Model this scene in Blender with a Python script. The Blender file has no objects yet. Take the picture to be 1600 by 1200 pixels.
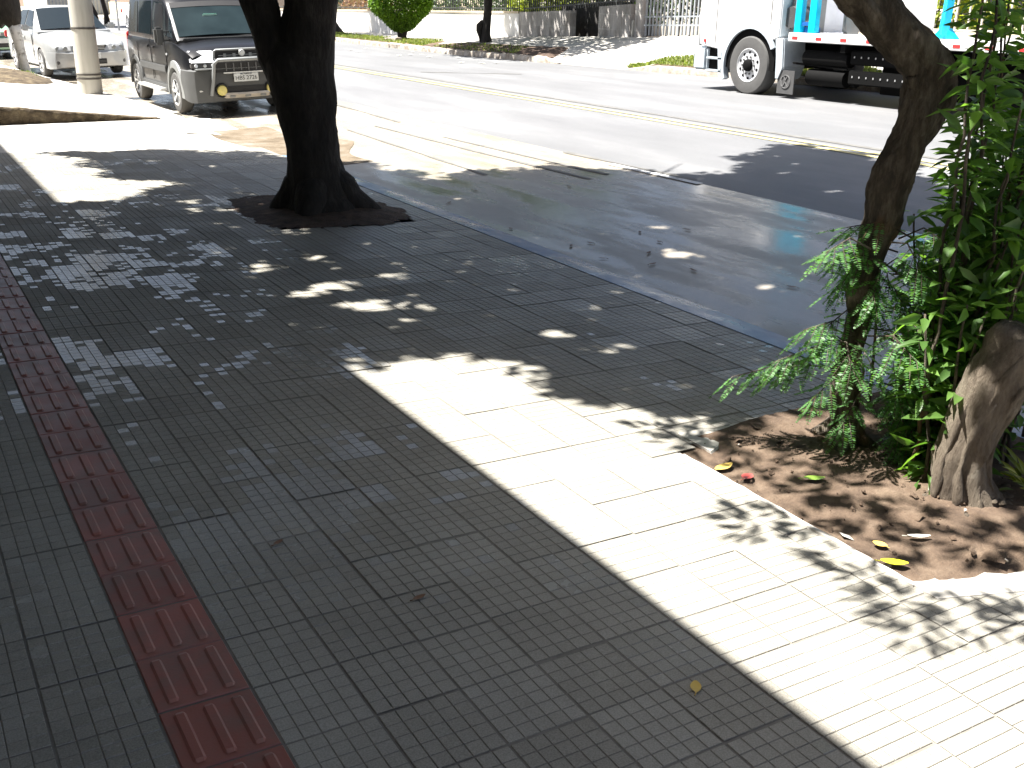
import bpy, bmesh, math, random
import numpy as np
from mathutils import Vector, Matrix, Quaternion

random.seed(7)
RNG = np.random.default_rng(11)
D = bpy.data
S = bpy.context.scene
COL = S.collection

# ------------------------------------------------------------------ camera, world, sun, exposure
def make_camera():
    dl = math.radians(2.0)
    p, r, yaw = (math.radians(v) for v in (19.43, 2.775, 31.976))
    f0 = Vector((math.sin(yaw), math.cos(yaw), 0)); r0 = Vector((math.cos(yaw), -math.sin(yaw), 0)); u0 = Vector((0, 0, 1))
    fw = f0 * math.cos(p) - u0 * math.sin(p); up = u0 * math.cos(p) + f0 * math.sin(p)
    ri = r0 * math.cos(r) + up * math.sin(r); up = up * math.cos(r) - r0 * math.sin(r)
    R = Matrix.Rotation(dl, 3, 'Y')
    ri, up, fw = R @ ri, R @ up, R @ fw
    loc = R @ Vector((0, 0, 1.65))
    cd = D.cameras.new('camera'); cam = D.objects.new('camera', cd); COL.objects.link(cam)
    cam.matrix_world = Matrix(((ri.x, up.x, -fw.x, loc.x), (ri.y, up.y, -fw.y, loc.y), (ri.z, up.z, -fw.z, loc.z), (0, 0, 0, 1)))
    cd.sensor_width = 36; cd.sensor_fit = 'HORIZONTAL'; cd.lens = 1613.76 / 1600 * 36
    cd.clip_start = 0.05; cd.clip_end = 2000
    S.camera = cam
make_camera()

SHX, SHY = 0.39, -0.24                      # where one metre of height throws its shadow
SUN_TO = Vector((-SHX, -SHY, 1)).normalized()
W = D.worlds.new('World'); S.world = W; W.use_nodes = True
wn = W.node_tree
bg = next(n for n in wn.nodes if n.type == 'BACKGROUND')
sky = wn.nodes.new('ShaderNodeTexSky'); sky.sky_type = 'NISHITA'; sky.sun_disc = False
sky.sun_elevation = math.asin(SUN_TO.z); sky.sun_rotation = math.atan2(SUN_TO.x, SUN_TO.y)
sky.air_density = 0.8; sky.dust_density = 3.0; sky.ozone_density = 1.0
hs = wn.nodes.new('ShaderNodeHueSaturation'); hs.inputs['Saturation'].default_value = 0.78
wn.links.new(sky.outputs[0], hs.inputs['Color']); wn.links.new(hs.outputs[0], bg.inputs[0]); bg.inputs[1].default_value = 0.052
sl = D.lights.new('sun', 'SUN'); sl.energy = 5.0; sl.angle = math.radians(0.7); sl.color = (1, 0.965, 0.91)
so = D.objects.new('sun', sl); COL.objects.link(so); so.rotation_euler = SUN_TO.to_track_quat('Z', 'Y').to_euler(); so.location = (-4, 3, 30)
S.view_settings.view_transform = 'Standard'; S.view_settings.look = 'None'
S.view_settings.exposure = 2.0; S.view_settings.gamma = 1.0
S.cycles.max_bounces = 6; S.cycles.use_denoising = True
S.cycles.caustics_reflective = False; S.cycles.caustics_refractive = False

# ------------------------------------------------------------------ materials
class NT:
    def __init__(s, name):
        s.m = D.materials.new(name); s.m.use_nodes = True; s.t = s.m.node_tree
        s.b = next(n for n in s.t.nodes if n.type == 'BSDF_PRINCIPLED')
    def n(s, typ, **kw):
        x = s.t.nodes.new(typ)
        for k, v in kw.items():
            if hasattr(x, k): setattr(x, k, v)
            else: x.inputs[k].default_value = v
        return x
    def l(s, a, b): s.t.links.new(a, b)
    def set(s, **kw):
        for k, v in kw.items(): s.b.inputs[k.replace('_', ' ')].default_value = v
    def pos(s): return s.n('ShaderNodeNewGeometry').outputs['Position']
    def noise(s, scale, detail=4, rough=.55, vec=None, stretch=None):
        x = s.n('ShaderNodeTexNoise'); x.inputs['Scale'].default_value = scale; x.inputs['Detail'].default_value = detail
        x.inputs['Roughness'].default_value = rough
        v = vec or s.pos()
        if stretch:
            mp = s.n('ShaderNodeMapping'); mp.inputs['Scale'].default_value = stretch; s.l(v, mp.inputs[0]); v = mp.outputs[0]
        s.l(v, x.inputs['Vector']); return x.outputs['Fac']
    def ramp(s, fac, stops):
        r = s.n('ShaderNodeValToRGB'); e = r.color_ramp.elements
        while len(e) < len(stops): e.new(0.5)
        for i, (p, c) in enumerate(stops):
            e[i].position = p; e[i].color = (*c, 1) if len(c) == 3 else c
        s.l(fac, r.inputs[0]); return r.outputs[0]
    def mix(s, fac, a, b, mode='MIX'):
        m = s.n('ShaderNodeMix'); m.data_type = 'RGBA'; m.blend_type = mode
        for k, v in ((0, fac), (6, a), (7, b)):
            if hasattr(v, 'is_output') or isinstance(v, bpy.types.NodeSocket): s.l(v, m.inputs[k])
            elif isinstance(v, (int, float)): m.inputs[k].default_value = v
            else: m.inputs[k].default_value = (*v, 1) if len(v) == 3 else v
        return m.outputs[2]
    def math(s, op, a, b=0.0):
        m = s.n('ShaderNodeMath'); m.operation = op
        for k, v in ((0, a), (1, b)):
            if isinstance(v, bpy.types.NodeSocket): s.l(v, m.inputs[k])
            else: m.inputs[k].default_value = v
        return m.outputs[0]
    def bump(s, h, strength=.5, dist=.01):
        b = s.n('ShaderNodeBump'); b.inputs['Strength'].default_value = strength; b.inputs['Distance'].default_value = dist
        s.l(h, b.inputs['Height']); s.l(b.outputs[0], s.b.inputs['Normal'])
    def color(s, sock): s.l(sock, s.b.inputs['Base Color'])
    def rough(s, sock): s.l(sock, s.b.inputs['Roughness'])

M = {}
def mottled(name, stops, scale=6, rough=.8, bump=.3, bscale=60, bdist=.006, detail=6, stretch=None, spec=.5):
    t = NT(name); f = t.noise(scale, detail, .62, stretch=stretch); t.color(t.ramp(f, stops)); t.set(Roughness=rough)
    t.b.inputs['Specular IOR Level'].default_value = spec
    if bump: t.bump(t.noise(bscale, 5, .6, stretch=stretch), bump, bdist)
    M[name] = t.m; return t
def plain(name, col, rough=.5, metal=0., coat=0., var=.12, bump=0, bscale=80):
    t = NT(name); t.set(Roughness=rough, Metallic=metal)
    f = t.noise(9, 5, .6)
    t.color(t.ramp(f, [(.3, tuple(c * (1 - var) for c in col)), (.7, tuple(min(1, c * (1 + var)) for c in col))]))
    if coat: t.b.inputs['Coat Weight'].default_value = coat; t.b.inputs['Coat Roughness'].default_value = .04
    if bump: t.bump(t.noise(bscale, 4), bump, .004)
    M[name] = t.m; return t
def leafmat(name, dark, light, trans=.35, rough=.45):
    t = NT(name)
    ob = t.n('ShaderNodeAttribute'); ob.attribute_name = 'tv'
    c = t.ramp(ob.outputs['Fac'], [(0, dark), (1, light)])
    t.color(c); t.set(Roughness=rough)
    tr = t.n('ShaderNodeBsdfTranslucent'); t.l(t.mix(1.0, c, (1.5, 1.7, .6), 'MULTIPLY'), tr.inputs[0])
    mx = t.n('ShaderNodeMixShader'); mx.inputs[0].default_value = trans
    out = next(n for n in t.t.nodes if n.type == 'OUTPUT_MATERIAL')
    t.l(t.b.outputs[0], mx.inputs[1]); t.l(tr.outputs[0], mx.inputs[2]); t.l(mx.outputs[0], out.inputs[0])
    M[name] = t.m

def build_materials():
    # paving tile: per tile tone and polish from the mesh attribute "tv"
    t = NT('paving_tile')
    at = t.n('ShaderNodeAttribute'); at.attribute_name = 'tv'
    sep = t.n('ShaderNodeSeparateColor'); t.l(at.outputs['Color'], sep.inputs[0])
    base = t.ramp(sep.outputs[0], [(0, (.25, .23, .188)), (.5, (.325, .306, .258)), (1, (.39, .372, .325))])
    dirt = t.noise(1.3, 6, .65)
    base = t.mix(t.ramp(dirt, [(.42, (0, 0, 0)), (.72, (.55, .55, .55))]), base, (.15, .135, .11))
    sp = t.noise(240, 2, .5)
    base = t.mix(.25, base, t.ramp(sp, [(.35, (.10, .10, .09)), (.65, (.42, .41, .38))]))
    t.color(base)
    fade = t.noise(9, 3, .6)
    ro = t.math('ADD', t.math('MULTIPLY', sep.outputs[1], .62), t.math('MULTIPLY', fade, .25))
    t.rough(ro); t.l(t.ramp(sep.outputs[1], [(.35, (.7, .7, .7)), (.75, (.16, .16, .16))]), t.b.inputs['Specular IOR Level'])
    t.bump(t.noise(160, 4, .6), .18, .003)
    M['paving_tile'] = t.m
    mottled('mortar', [(.3, (.145, .135, .117)), (.7, (.205, .192, .168))], 14, .9, .4)
    t = NT('tactile_red')
    at = t.n('ShaderNodeAttribute'); at.attribute_name = 'tv'
    sep = t.n('ShaderNodeSeparateColor'); t.l(at.outputs['Color'], sep.inputs[0])
    c = t.ramp(sep.outputs[0], [(0, (.23, .078, .058)), (1, (.34, .118, .09))])
    c = t.mix(t.ramp(t.noise(7, 6, .65), [(.42, (0, 0, 0)), (.68, (.75, .75, .75))]), c, (.17, .12, .10))
    t.color(c); t.rough(t.math('ADD', t.math('MULTIPLY', t.noise(12, 3), .35), .28)); t.bump(t.noise(140, 4), .2, .003)
    M['tactile_red'] = t.m
    mottled('pale_concrete', [(.25, (.36, .34, .30)), (.55, (.46, .44, .40)), (.8, (.52, .50, .46))], 2.2, .85, .3)
    # street: worn asphalt with a tan concrete gutter lane
    t = NT('asphalt')
    f = t.noise(1.1, 7, .65, stretch=(1.0, .22, 1)); g = t.noise(180, 3, .6)
    c = t.ramp(f, [(.3, (.105, .107, .112)), (.52, (.135, .137, .142)), (.68, (.19, .19, .192))])
    c = t.mix(.22, c, t.ramp(g, [(.35, (.03, .03, .03)), (.7, (.26, .26, .26))]))
    t.color(c); t.set(Roughness=.62); t.bump(g, .35, .004); M['asphalt'] = t.m
    t = NT('gutter_concrete')
    f = t.noise(.9, 7, .6, stretch=(1.4, .3, 1)); g = t.noise(3.2, 6, .7)
    c = t.ramp(f, [(.3, (.26, .22, .165)), (.55, (.34, .30, .24)), (.75, (.41, .375, .315))])
    c = t.mix(t.ramp(g, [(.5, (0, 0, 0)), (.72, (.6, .6, .6))]), c, (.17, .145, .10))
    c = t.mix(.15, c, t.ramp(t.noise(150, 3), [(.35, (.08, .08, .07)), (.7, (.5, .48, .45))]))
    t.color(c)
    t.rough(t.ramp(t.noise(1.6, 5, .6, stretch=(2.2, .5, 1)), [(.40, (.13, .13, .13)), (.60, (.40, .40, .40))]))
    t.bump(t.noise(14, 5, .6, stretch=(1.6, .5, 1)), .10, .012); t.b.inputs['Specular IOR Level'].default_value = .7; M['gutter_concrete'] = t.m
    t = NT('kerb_sky_tint')
    c = t.ramp(t.noise(5, 6, .6), [(.3, (.10, .18, .33)), (.7, (.17, .25, .38))]); t.color(c)  # blue of the reflected sky is put into the kerb's base colour
    t.rough(t.ramp(t.noise(3, 4), [(.4, (.22, .22, .22)), (.65, (.45, .45, .45))])); t.bump(t.noise(40, 5), .12, .006); M['kerb_sky_tint'] = t.m
    mottled('far_kerb_stone', [(.3, (.20, .16, .12)), (.5, (.34, .30, .25)), (.7, (.45, .42, .38))], 5, .9, .5, 14, .03)
    mottled('tar_line', [(.3, (.09, .088, .08)), (.7, (.15, .145, .135))], 7, .7, .2)
    mottled('yellow_paint', [(.28, (.20, .19, .16)), (.44, (.42, .37, .17)), (.8, (.56, .49, .22))], 11, .6, .1, stretch=(1, .3, 1))
    mottled('white_paint', [(.36, (.25, .25, .25)), (.5, (.6, .6, .59)), (.8, (.72, .72, .7))], 9, .6, .1)
    t = NT('soil')
    c = t.ramp(t.noise(9, 8, .72), [(.3, (.058, .037, .024)), (.5, (.118, .079, .052)), (.72, (.19, .138, .095))])
    c = t.mix(t.ramp(t.noise(60, 4), [(.62, (0, 0, 0)), (.78, (.5, .5, .5))]), c, (.22, .155, .10))
    t.color(c); t.set(Roughness=.95); t.bump(t.noise(70, 6, .7), .8, .02); M['soil'] = t.m
    mottled('dark_and_shaded_soil', [(.3, (.04, .026, .018)), (.5, (.075, .048, .033)), (.75, (.13, .088, .06))], 10, .95, .8, 60, .02)
    mottled('bank_earth', [(.3, (.04, .028, .016)), (.5, (.085, .062, .036)), (.75, (.19, .15, .09))], 7, .95, .9, 20, .05)
    mottled('bark_dark', [(.3, (.013, .011, .0095)), (.55, (.026, .022, .018)), (.8, (.065, .055, .046))], 13, .92, .9, 24, .03, stretch=(1, 1, .35))
    t = NT('bark_brown')
    c = t.ramp(t.noise(11, 7, .7, stretch=(1, 1, .28)), [(.3, (.025, .018, .013)), (.46, (.085, .064, .046)), (.56, (.20, .16, .12)), (.68, (.40, .345, .275))])
    c = t.mix(t.ramp(t.noise(3.6, 3, .5, stretch=(1.3, 1.3, .6)), [(.60, (0, 0, 0)), (.66, (.8, .8, .8))]), c, (.22, .125, .065))
    t.color(c); t.set(Roughness=.88); t.bump(t.noise(30, 8, .75, stretch=(1, 1, .2)), 1.0, .05); M['bark_brown'] = t.m
    t = NT('bark_grey')
    c = t.ramp(t.noise(9, 7, .7, stretch=(1, 1, .4)), [(.30, (.045, .032, .022)), (.44, (.16, .125, .09)), (.58, (.26, .215, .16)), (.74, (.46, .41, .33))])
    t.color(c); t.set(Roughness=.9); t.bump(t.noise(22, 8, .75, stretch=(1, 1, .3)), 1.0, .06); M['bark_grey'] = t.m
    mottled('dead_wood', [(.3, (.07, .04, .022)), (.55, (.15, .09, .055)), (.8, (.27, .19, .13))], 16, .9, .8, 40, .02, stretch=(1, 1, .2))
    mottled('whitewash', [(.34, (.30, .28, .25)), (.45, (.66, .65, .62)), (.8, (.78, .77, .74))], 12, .8, .5, 30, .02)
    leafmat('leaf_canopy', (.025, .05, .014), (.07, .12, .03), .25)
    leafmat('leaf_shrub', (.05, .115, .028), (.17, .30, .07), .48, .36)
    leafmat('leaf_fern', (.06, .14, .05), (.14, .29, .10), .48, .5)
    leafmat('leaf_topiary', (.06, .13, .012), (.20, .34, .04), .3)
    leafmat('leaf_yellow', (.12, .16, .02), (.34, .36, .05), .3)
    leafmat('leaf_hedge', (.03, .06, .02), (.10, .15, .05), .25)
    leafmat('leaf_pink', (.30, .10, .08), (.5, .35, .2), .25)
    leafmat('grass_blade', (.10, .15, .03), (.28, .31, .09), .3, .6)
    plain('fallen_yellow', (.62, .58, .03), .4); plain('fallen_green', (.40, .62, .10), .4); plain('fallen_white', (.75, .73, .62), .5)
    plain('fallen_red', (.45, .08, .07), .5); plain('fallen_ochre', (.60, .42, .10), .5); plain('fallen_brown', (.16, .08, .04), .6); plain('fallen_orange', (.75, .33, .02), .5)
    # walls and metal
    mottled('white_wall', [(.3, (.62, .61, .58)), (.7, (.75, .74, .72))], 1.6, .85, .15)
    mottled('cap_stone', [(.3, (.42, .34, .24)), (.7, (.58, .50, .38))], 3, .85, .2)
    t = NT('stone_wall')
    br = t.n('ShaderNodeTexBrick'); br.offset = .5
    mp = t.n('ShaderNodeMapping'); t.l(t.pos(), mp.inputs[0]); mp.inputs['Rotation'].default_value = (0, math.pi / 2, math.pi / 2)
    cmb = t.n('ShaderNodeCombineXYZ'); sx = t.n('ShaderNodeSeparateXYZ'); t.l(t.pos(), sx.inputs[0])
    t.l(t.math('ADD', sx.outputs[1], t.math('MULTIPLY', sx.outputs[0], .7)), cmb.inputs[0]); t.l(sx.outputs[2], cmb.inputs[1])
    t.l(cmb.outputs[0], br.inputs['Vector'])
    br.inputs['Scale'].default_value = 1; br.inputs['Brick Width'].default_value = .36; br.inputs['Row Height'].default_value = .42; br.inputs['Mortar Size'].default_value = .012
    br.inputs['Color1'].default_value = (.24, .225, .21, 1); br.inputs['Color2'].default_value = (.50, .47, .44, 1); br.inputs['Mortar'].default_value = (.5, .48, .45, 1)
    c = t.mix(.5, br.outputs[0], t.ramp(t.noise(3, 5, .6, stretch=(1, 1, .4)), [(.35, (.14, .12, .10)), (.65, (.58, .55, .52))]))
    t.color(c); t.set(Roughness=.8); t.bump(t.noise(12, 5), .5, .03); M['stone_wall'] = t.m
    mottled('render_wall', [(.3, (.40, .38, .33)), (.7, (.52, .50, .45))], 1.2, .9, .2)
    mottled('cream_wall', [(.3, (.52, .46, .32)), (.7, (.66, .60, .45))], 1.2, .9, .2)
    mottled('roof_tile', [(.3, (.22, .10, .06)), (.7, (.34, .17, .10))], 4, .9, .4, 10, .04)
    mottled('stone_shaded', [(.3, (.045, .042, .04)), (.7, (.10, .095, .09))], 4, .9, .5, 12, .03); mottled('shop_wall', [(.3, (.13, .125, .115)), (.7, (.20, .19, .175))], 1.2, .9, .2)
    plain('fence_dark', (.045, .05, .05), .5); plain('gate_grey', (.27, .29, .31), .4); plain('fence_cream', (.5, .46, .40), .5)
    mottled('pole_concrete', [(.3, (.38, .36, .31)), (.5, (.46, .44, .385)), (.75, (.52, .50, .45))], 7, .85, .3, 40, stretch=(1, 1, .12))
    plain('steel_band', (.10, .09, .08), .6, .4); plain('galvanised', (.38, .39, .40), .45, .5)
    # vehicles
    plain('van_paint', (.005, .0055, .007), .3, 0, .25, .05); plain('silver_paint', (.40, .41, .41), .32, .25, .8, .04)
    plain('white_paint_truck', (.74, .74, .74), .3, 0, .6, .04); plain('pale_green_paint', (.20, .36, .24), .3, 0, .8, .05)
    plain('cladding_grey', (.062, .064, .064), .65, 0, 0, .08); plain('trim_grey', (.22, .23, .23), .45, .2, 0, .06)
    plain('bright_trim', (.6, .6, .58), .3, .4, 0, .05); plain('black_plastic', (.018, .018, .019), .55); plain('rubber', (.028, .028, .03), .8, bump=.2)
    plain('tyre_grey', (.075, .074, .072), .85, bump=.2)
    t = NT('glass_dark'); t.set(Roughness=.04); t.b.inputs['Base Color'].default_value = (.010, .016, .020, 1); t.b.inputs['Specular IOR Level'].default_value = .35; M['glass_dark'] = t.m
    t = NT('windscreen'); t.set(Roughness=.05); t.color(t.ramp(t.noise(1.6, 3), [(.35, (.008, .015, .017)), (.65, (.016, .027, .030))])); t.b.inputs['Specular IOR Level'].default_value = .28; M['windscreen'] = t.m
    t = NT('lamp_glass'); t.set(Roughness=.08); t.b.inputs['Base Color'].default_value = (.72, .74, .76, 1); t.b.inputs['Coat Weight'].default_value = 1; M['lamp_glass'] = t.m
    plain('lamp_dark', (.10, .10, .10), .2, .3); plain('fog_yellow', (.55, .48, .16), .2); plain('alloy', (.62, .63, .64), .3, .7, 0, .04); plain('truck_rim', (.55, .56, .57), .45, .25, 0, .05)
    plain('sump_plate', (.52, .47, .40), .4, .3); plain('plate_white', (.55, .57, .57), .5); plain('plate_ink', (.04, .04, .04), .6)
    plain('truck_grey', (.36, .40, .43), .5); plain('chassis_black', (.003, .003, .003), .8); plain('flap_black', (.06, .06, .06), .7); plain('emblem_grey', (.14, .14, .14), .6)
    plain('cyan_paint', (.0, .44, .66), .35, 0, .4); plain('blue_paint', (.01, .10, .34), .4, 0, .3); plain('marker_red', (.55, .03, .03), .4); plain('marker_white', (.8, .8, .8), .4)
    plain('machine_grey', (.22, .22, .21), .6); plain('rivet', (.5, .5, .5), .4, .4); plain('sign_blue', (.01, .05, .55), .5); plain('dash_green', (.30, .48, .42), .5); plain('amber', (.8, .25, .02), .3)
    plain('tail_red', (.5, .02, .02), .3)
build_materials()
for n_ in ('chassis_black', 'van_paint', 'black_plastic'): next(q for q in M[n_].node_tree.nodes if q.type == 'BSDF_PRINCIPLED').inputs['Specular IOR Level'].default_value = .12 if n_ == 'chassis_black' else .3

# ------------------------------------------------------------------ object helpers
def tag(o, label=None, cat=None, group=None, kind=None):
    if label: o['label'] = label
    if cat: o['category'] = cat
    if group: o['group'] = group
    if kind: o['kind'] = kind
    return o
def empty(name, loc, label, cat, group=None, rz=0.):
    o = D.objects.new(name, None); COL.objects.link(o); o.location = loc; o.rotation_euler = (0, 0, rz); o.empty_display_size = .3
    return tag(o, label, cat, group)

class MB:
    def __init__(s): s.v = []; s.f = []; s.mi = []; s.tv = []; s.cur = 0; s.val = None
    def add(s, vs, fs, mi=None):
        b = len(s.v); s.v += [tuple(p) for p in vs]
        for f in fs: s.f.append(tuple(i + b for i in f)); s.mi.append(s.cur if mi is None else mi)
        if s.val is not None: s.tv += [s.val] * len(vs)
        return s
    def box(s, c, d, rot=None, mi=None):
        x, y, z = (k / 2 for k in d)
        vs = [Vector((a * x, b * y, e * z)) for a in (-1, 1) for b in (-1, 1) for e in (-1, 1)]
        if rot is not None: vs = [rot @ v for v in vs]
        c = Vector(c); vs = [v + c for v in vs]
        return s.add(vs, [(0, 1, 3, 2), (4, 6, 7, 5), (0, 4, 5, 1), (2, 3, 7, 6), (0, 2, 6, 4), (1, 5, 7, 3)], mi)
    def span(s, a, b, mi=None):
        return s.box([(p + q) / 2 for p, q in zip(a, b)], [abs(p - q) for p, q in zip(a, b)], None, mi)
    def bar(s, a, b, w, h=None, mi=None):
        a, b = Vector(a), Vector(b); d = b - a; q = d.to_track_quat('Y', 'Z').to_matrix()
        return s.box((a + b) / 2, (w, d.length, h or w), q, mi)
    def prism(s, poly, axis, a, b, mi=None):
        # poly in the two remaining axes, extruded along axis from a to b
        def P(u, v, w): return {'x': (w, u, v), 'y': (u, w, v), 'z': (u, v, w)}[axis]
        n = len(poly); vs = [P(u, v, a) for u, v in poly] + [P(u, v, b) for u, v in poly]
        fs = [tuple(range(n)), tuple(range(2 * n - 1, n - 1, -1))] + [(i, i + n, (i + 1) % n + n, (i + 1) % n) for i in range(n)]
        return s.add(vs, fs, mi)
    def tube(s, pts, rad, n=10, jit=0., seed=0, cap=True, mi=None, squash=1., ridge=0.):
        pts = [Vector(p) for p in pts]; rg = random.Random(seed)
        if not hasattr(rad, '__len__'): rad = [rad] * len(pts)
        vs = []; up = None
        ph = [rg.uniform(0, 6.28) for _ in range(4)]
        for i, p in enumerate(pts):
            t = (pts[min(i + 1, len(pts) - 1)] - pts[max(i - 1, 0)]).normalized()
            if up is None: up = t.orthogonal().normalized()
            u = (up - t * up.dot(t)).normalized(); up = u; w = t.cross(u)
            for k in range(n):
                a = 2 * math.pi * k / n
                r = rad[i] * (1 + jit * rg.uniform(-1, 1) + ridge * (math.sin(3 * a + ph[0] + i * .25) * .6 + math.sin(5 * a + ph[1] - i * .18) * .4))
                vs.append(p + u * math.cos(a) * r + w * math.sin(a) * r * squash)
        m = len(pts); fs = [(i * n + k, i * n + (k + 1) % n, (i + 1) * n + (k + 1) % n, (i + 1) * n + k) for i in range(m - 1) for k in range(n)]
        if cap: fs += [tuple(range(n - 1, -1, -1)), tuple((m - 1) * n + k for k in range(n))]
        return s.add(vs, fs, mi)
    def lathe(s, prof, axis='x', c=(0, 0, 0), n=28, mi=None):
        c = Vector(c); vs = []
        for a, r in prof:
            for k in range(n):
                t = 2 * math.pi * k / n; p, q = r * math.cos(t), r * math.sin(t)
                vs.append(c + Vector({'x': (a, p, q), 'y': (p, a, q), 'z': (p, q, a)}[axis]))
        m = len(prof); fs = [(i * n + k, i * n + (k + 1) % n, (i + 1) * n + (k + 1) % n, (i + 1) * n + k) for i in range(m - 1) for k in range(n)]
        return s.add(vs, fs, mi)
    def loft(s, rings, cap=True, closed=True, mi=None):
        n = len(rings[0]); vs = [p for r in rings for p in r]; m = len(rings); e = n if closed else n - 1
        fs = [(i * n + k, i * n + (k + 1) % n, (i + 1) * n + (k + 1) % n, (i + 1) * n + k) for i in range(m - 1) for k in range(e)]
        if cap: fs += [tuple(range(n - 1, -1, -1)), tuple((m - 1) * n + k for k in range(n))]
        return s.add(vs, fs, mi)
    def build(s, name, mats, parent=None, smooth=False, bevel=0., fix=True):
        me = D.meshes.new(name); me.from_pydata(s.v, [], s.f)
        for m in (mats if isinstance(mats, (list, tuple)) else [mats]): me.materials.append(M[m])
        if s.mi: me.polygons.foreach_set('material_index', s.mi)
        if s.tv:
            a = me.color_attributes.new('tv', 'FLOAT_COLOR', 'POINT'); a.data.foreach_set('color', np.array(s.tv, np.float32).ravel())
        if fix:
            bm = bmesh.new(); bm.from_mesh(me); bmesh.ops.recalc_face_normals(bm, faces=bm.faces)
            if bevel:
                ed = [e for e in bm.edges if len(e.link_faces) == 2 and e.calc_face_angle(0) > .5]
                bmesh.ops.bevel(bm, geom=ed, offset=bevel, segments=2, affect='EDGES', clamp_overlap=True)
            bm.to_mesh(me); bm.free()
        if smooth:
            me.polygons.foreach_set('use_smooth', [True] * len(me.polygons))
            if smooth != 'all':
                try: me.set_sharp_from_angle(angle=math.radians(40))
                except Exception: pass
        me.update(); o = D.objects.new(name, me); COL.objects.link(o)
        if parent: o.parent = parent
        return o

def split_build(mb, name, mats, parent, smooth=False, bevel=0.):
    """every separate piece added to mb becomes a part of its own"""
    adj = list(range(len(mb.v)))
    def find(a):
        while adj[a] != a: adj[a] = adj[adj[a]]; a = adj[a]
        return a
    for f in mb.f:
        r = find(f[0])
        for k in f[1:]: adj[find(k)] = r
    groups = {}
    for i, f in enumerate(mb.f): groups.setdefault(find(f[0]), []).append(i)
    out = []
    for fs in groups.values():
        q = MB(); mp = {}
        for i in fs:
            g = []
            for k in mb.f[i]:
                if k not in mp: mp[k] = len(q.v); q.v.append(mb.v[k])
                g.append(mp[k])
            q.f.append(tuple(g)); q.mi.append(mb.mi[i])
        out.append(q.build(name, mats, parent, smooth, bevel))
    return out
def roughen(mb, amp, scale, seed=0., stretch=1.):
    from mathutils import noise as nz
    for i, p in enumerate(mb.v):
        q = Vector((p[0] * scale + seed, p[1] * scale, p[2] * scale * stretch))
        mb.v[i] = tuple(Vector(p) + Vector((nz.fractal(q, .8, 2.1, 4), nz.fractal(q + Vector((31, 0, 7)), .8, 2.1, 4), .3 * nz.fractal(q + Vector((0, 17, 3)), .8, 2.1, 4))) * amp)
class Leaves:
    """many small leaf faces gathered into one mesh, numpy based"""
    def __init__(s): s.v = []; s.f = []; s.c = []; s.n = 0
    def scatter(s, pos, dirs, L, Wd, fold=.25, shade=None, shape='diamond', droop=0.):
        pos = np.asarray(pos, float); k = len(pos)
        if not k: return
        d = np.asarray(dirs, float); d /= np.linalg.norm(d, axis=1)[:, None] + 1e-9
        r = RNG.normal(size=(k, 3)) * .45 + np.array([0, 0, 1.]); r -= d * (r * d).sum(1)[:, None]; r /= np.linalg.norm(r, axis=1)[:, None] + 1e-9
        w = np.cross(d, r)
        L = (np.ones(k) * L)[:, None]; Wd = (np.ones(k) * Wd)[:, None]
        if shape == 'diamond':
            V = np.stack([pos, pos + d * L * .45 + w * Wd * .5 + r * Wd * fold, pos + d * L - r * L * droop, pos + d * L * .45 - w * Wd * .5 + r * Wd * fold], 1); F = [(0, 1, 2), (0, 2, 3)]
        else:  # lanceolate, six points with a folded midrib
            m1 = pos + d * L * .33 - r * L * droop * .15; m2 = pos + d * L * .66 - r * L * droop * .5; tip = pos + d * L - r * L * droop
            V = np.stack([pos, m1 + w * Wd * .5 + r * Wd * fold, m2 + w * Wd * .36 + r * Wd * fold, tip, m2 - w * Wd * .36 + r * Wd * fold, m1 - w * Wd * .5 + r * Wd * fold, m1, m2], 1)
            F = [(0, 1, 6), (6, 1, 2, 7), (7, 2, 3), (0, 6, 5), (6, 7, 4, 5), (7, 3, 4)]
        nv = V.shape[1]
        if shade is None: shade = RNG.random(k)
        s.v.append(V.reshape(-1, 3)); s.c.append(np.repeat(shade, nv))
        base = s.n + np.arange(k) * nv
        for f in F: s.f.append(np.stack([base + i for i in f], 1))
        s.n += k * nv
    def build(s, name, mat, parent=None):
        v = np.concatenate(s.v); me = D.meshes.new(name)
        tris = [f for f in s.f if f.shape[1] == 3]; quads = [f for f in s.f if f.shape[1] == 4]
        loops = np.concatenate([f.ravel() for f in tris + quads]); sizes = np.concatenate([np.full(len(f), f.shape[1]) for f in tris + quads])
        me.vertices.add(len(v)); me.vertices.foreach_set('co', v.astype(np.float32).ravel())
        me.loops.add(len(loops)); me.loops.foreach_set('vertex_index', loops.astype(np.int32))
        me.polygons.add(len(sizes)); st = np.concatenate([[0], np.cumsum(sizes)[:-1]])
        me.polygons.foreach_set('loop_start', st.astype(np.int32))
        me.update(calc_edges=True)
        c = np.concatenate(s.c); a = me.color_attributes.new('tv', 'FLOAT_COLOR', 'POINT')
        a.data.foreach_set('color', np.stack([c, c, c, np.ones_like(c)], 1).astype(np.float32).ravel())
        me.materials.append(M[mat]); me.validate()
        o = D.objects.new(name, me); COL.objects.link(o)
        if parent: o.parent = parent
        return o
def rdirs(k, flat=.5):
    d = RNG.normal(size=(k, 3)); d[:, 2] *= flat; return d
def inpoly(P, x, y):
    P = np.asarray(P); c = np.zeros(len(x), bool); j = len(P) - 1
    for i in range(len(P)):
        (xi, yi), (xj, yj) = P[i], P[j]
        c ^= ((yi > y) != (yj > y)) & (x < (xj - xi) * (y - yi) / (yj - yi + 1e-12) + xi); j = i
    return c
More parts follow.
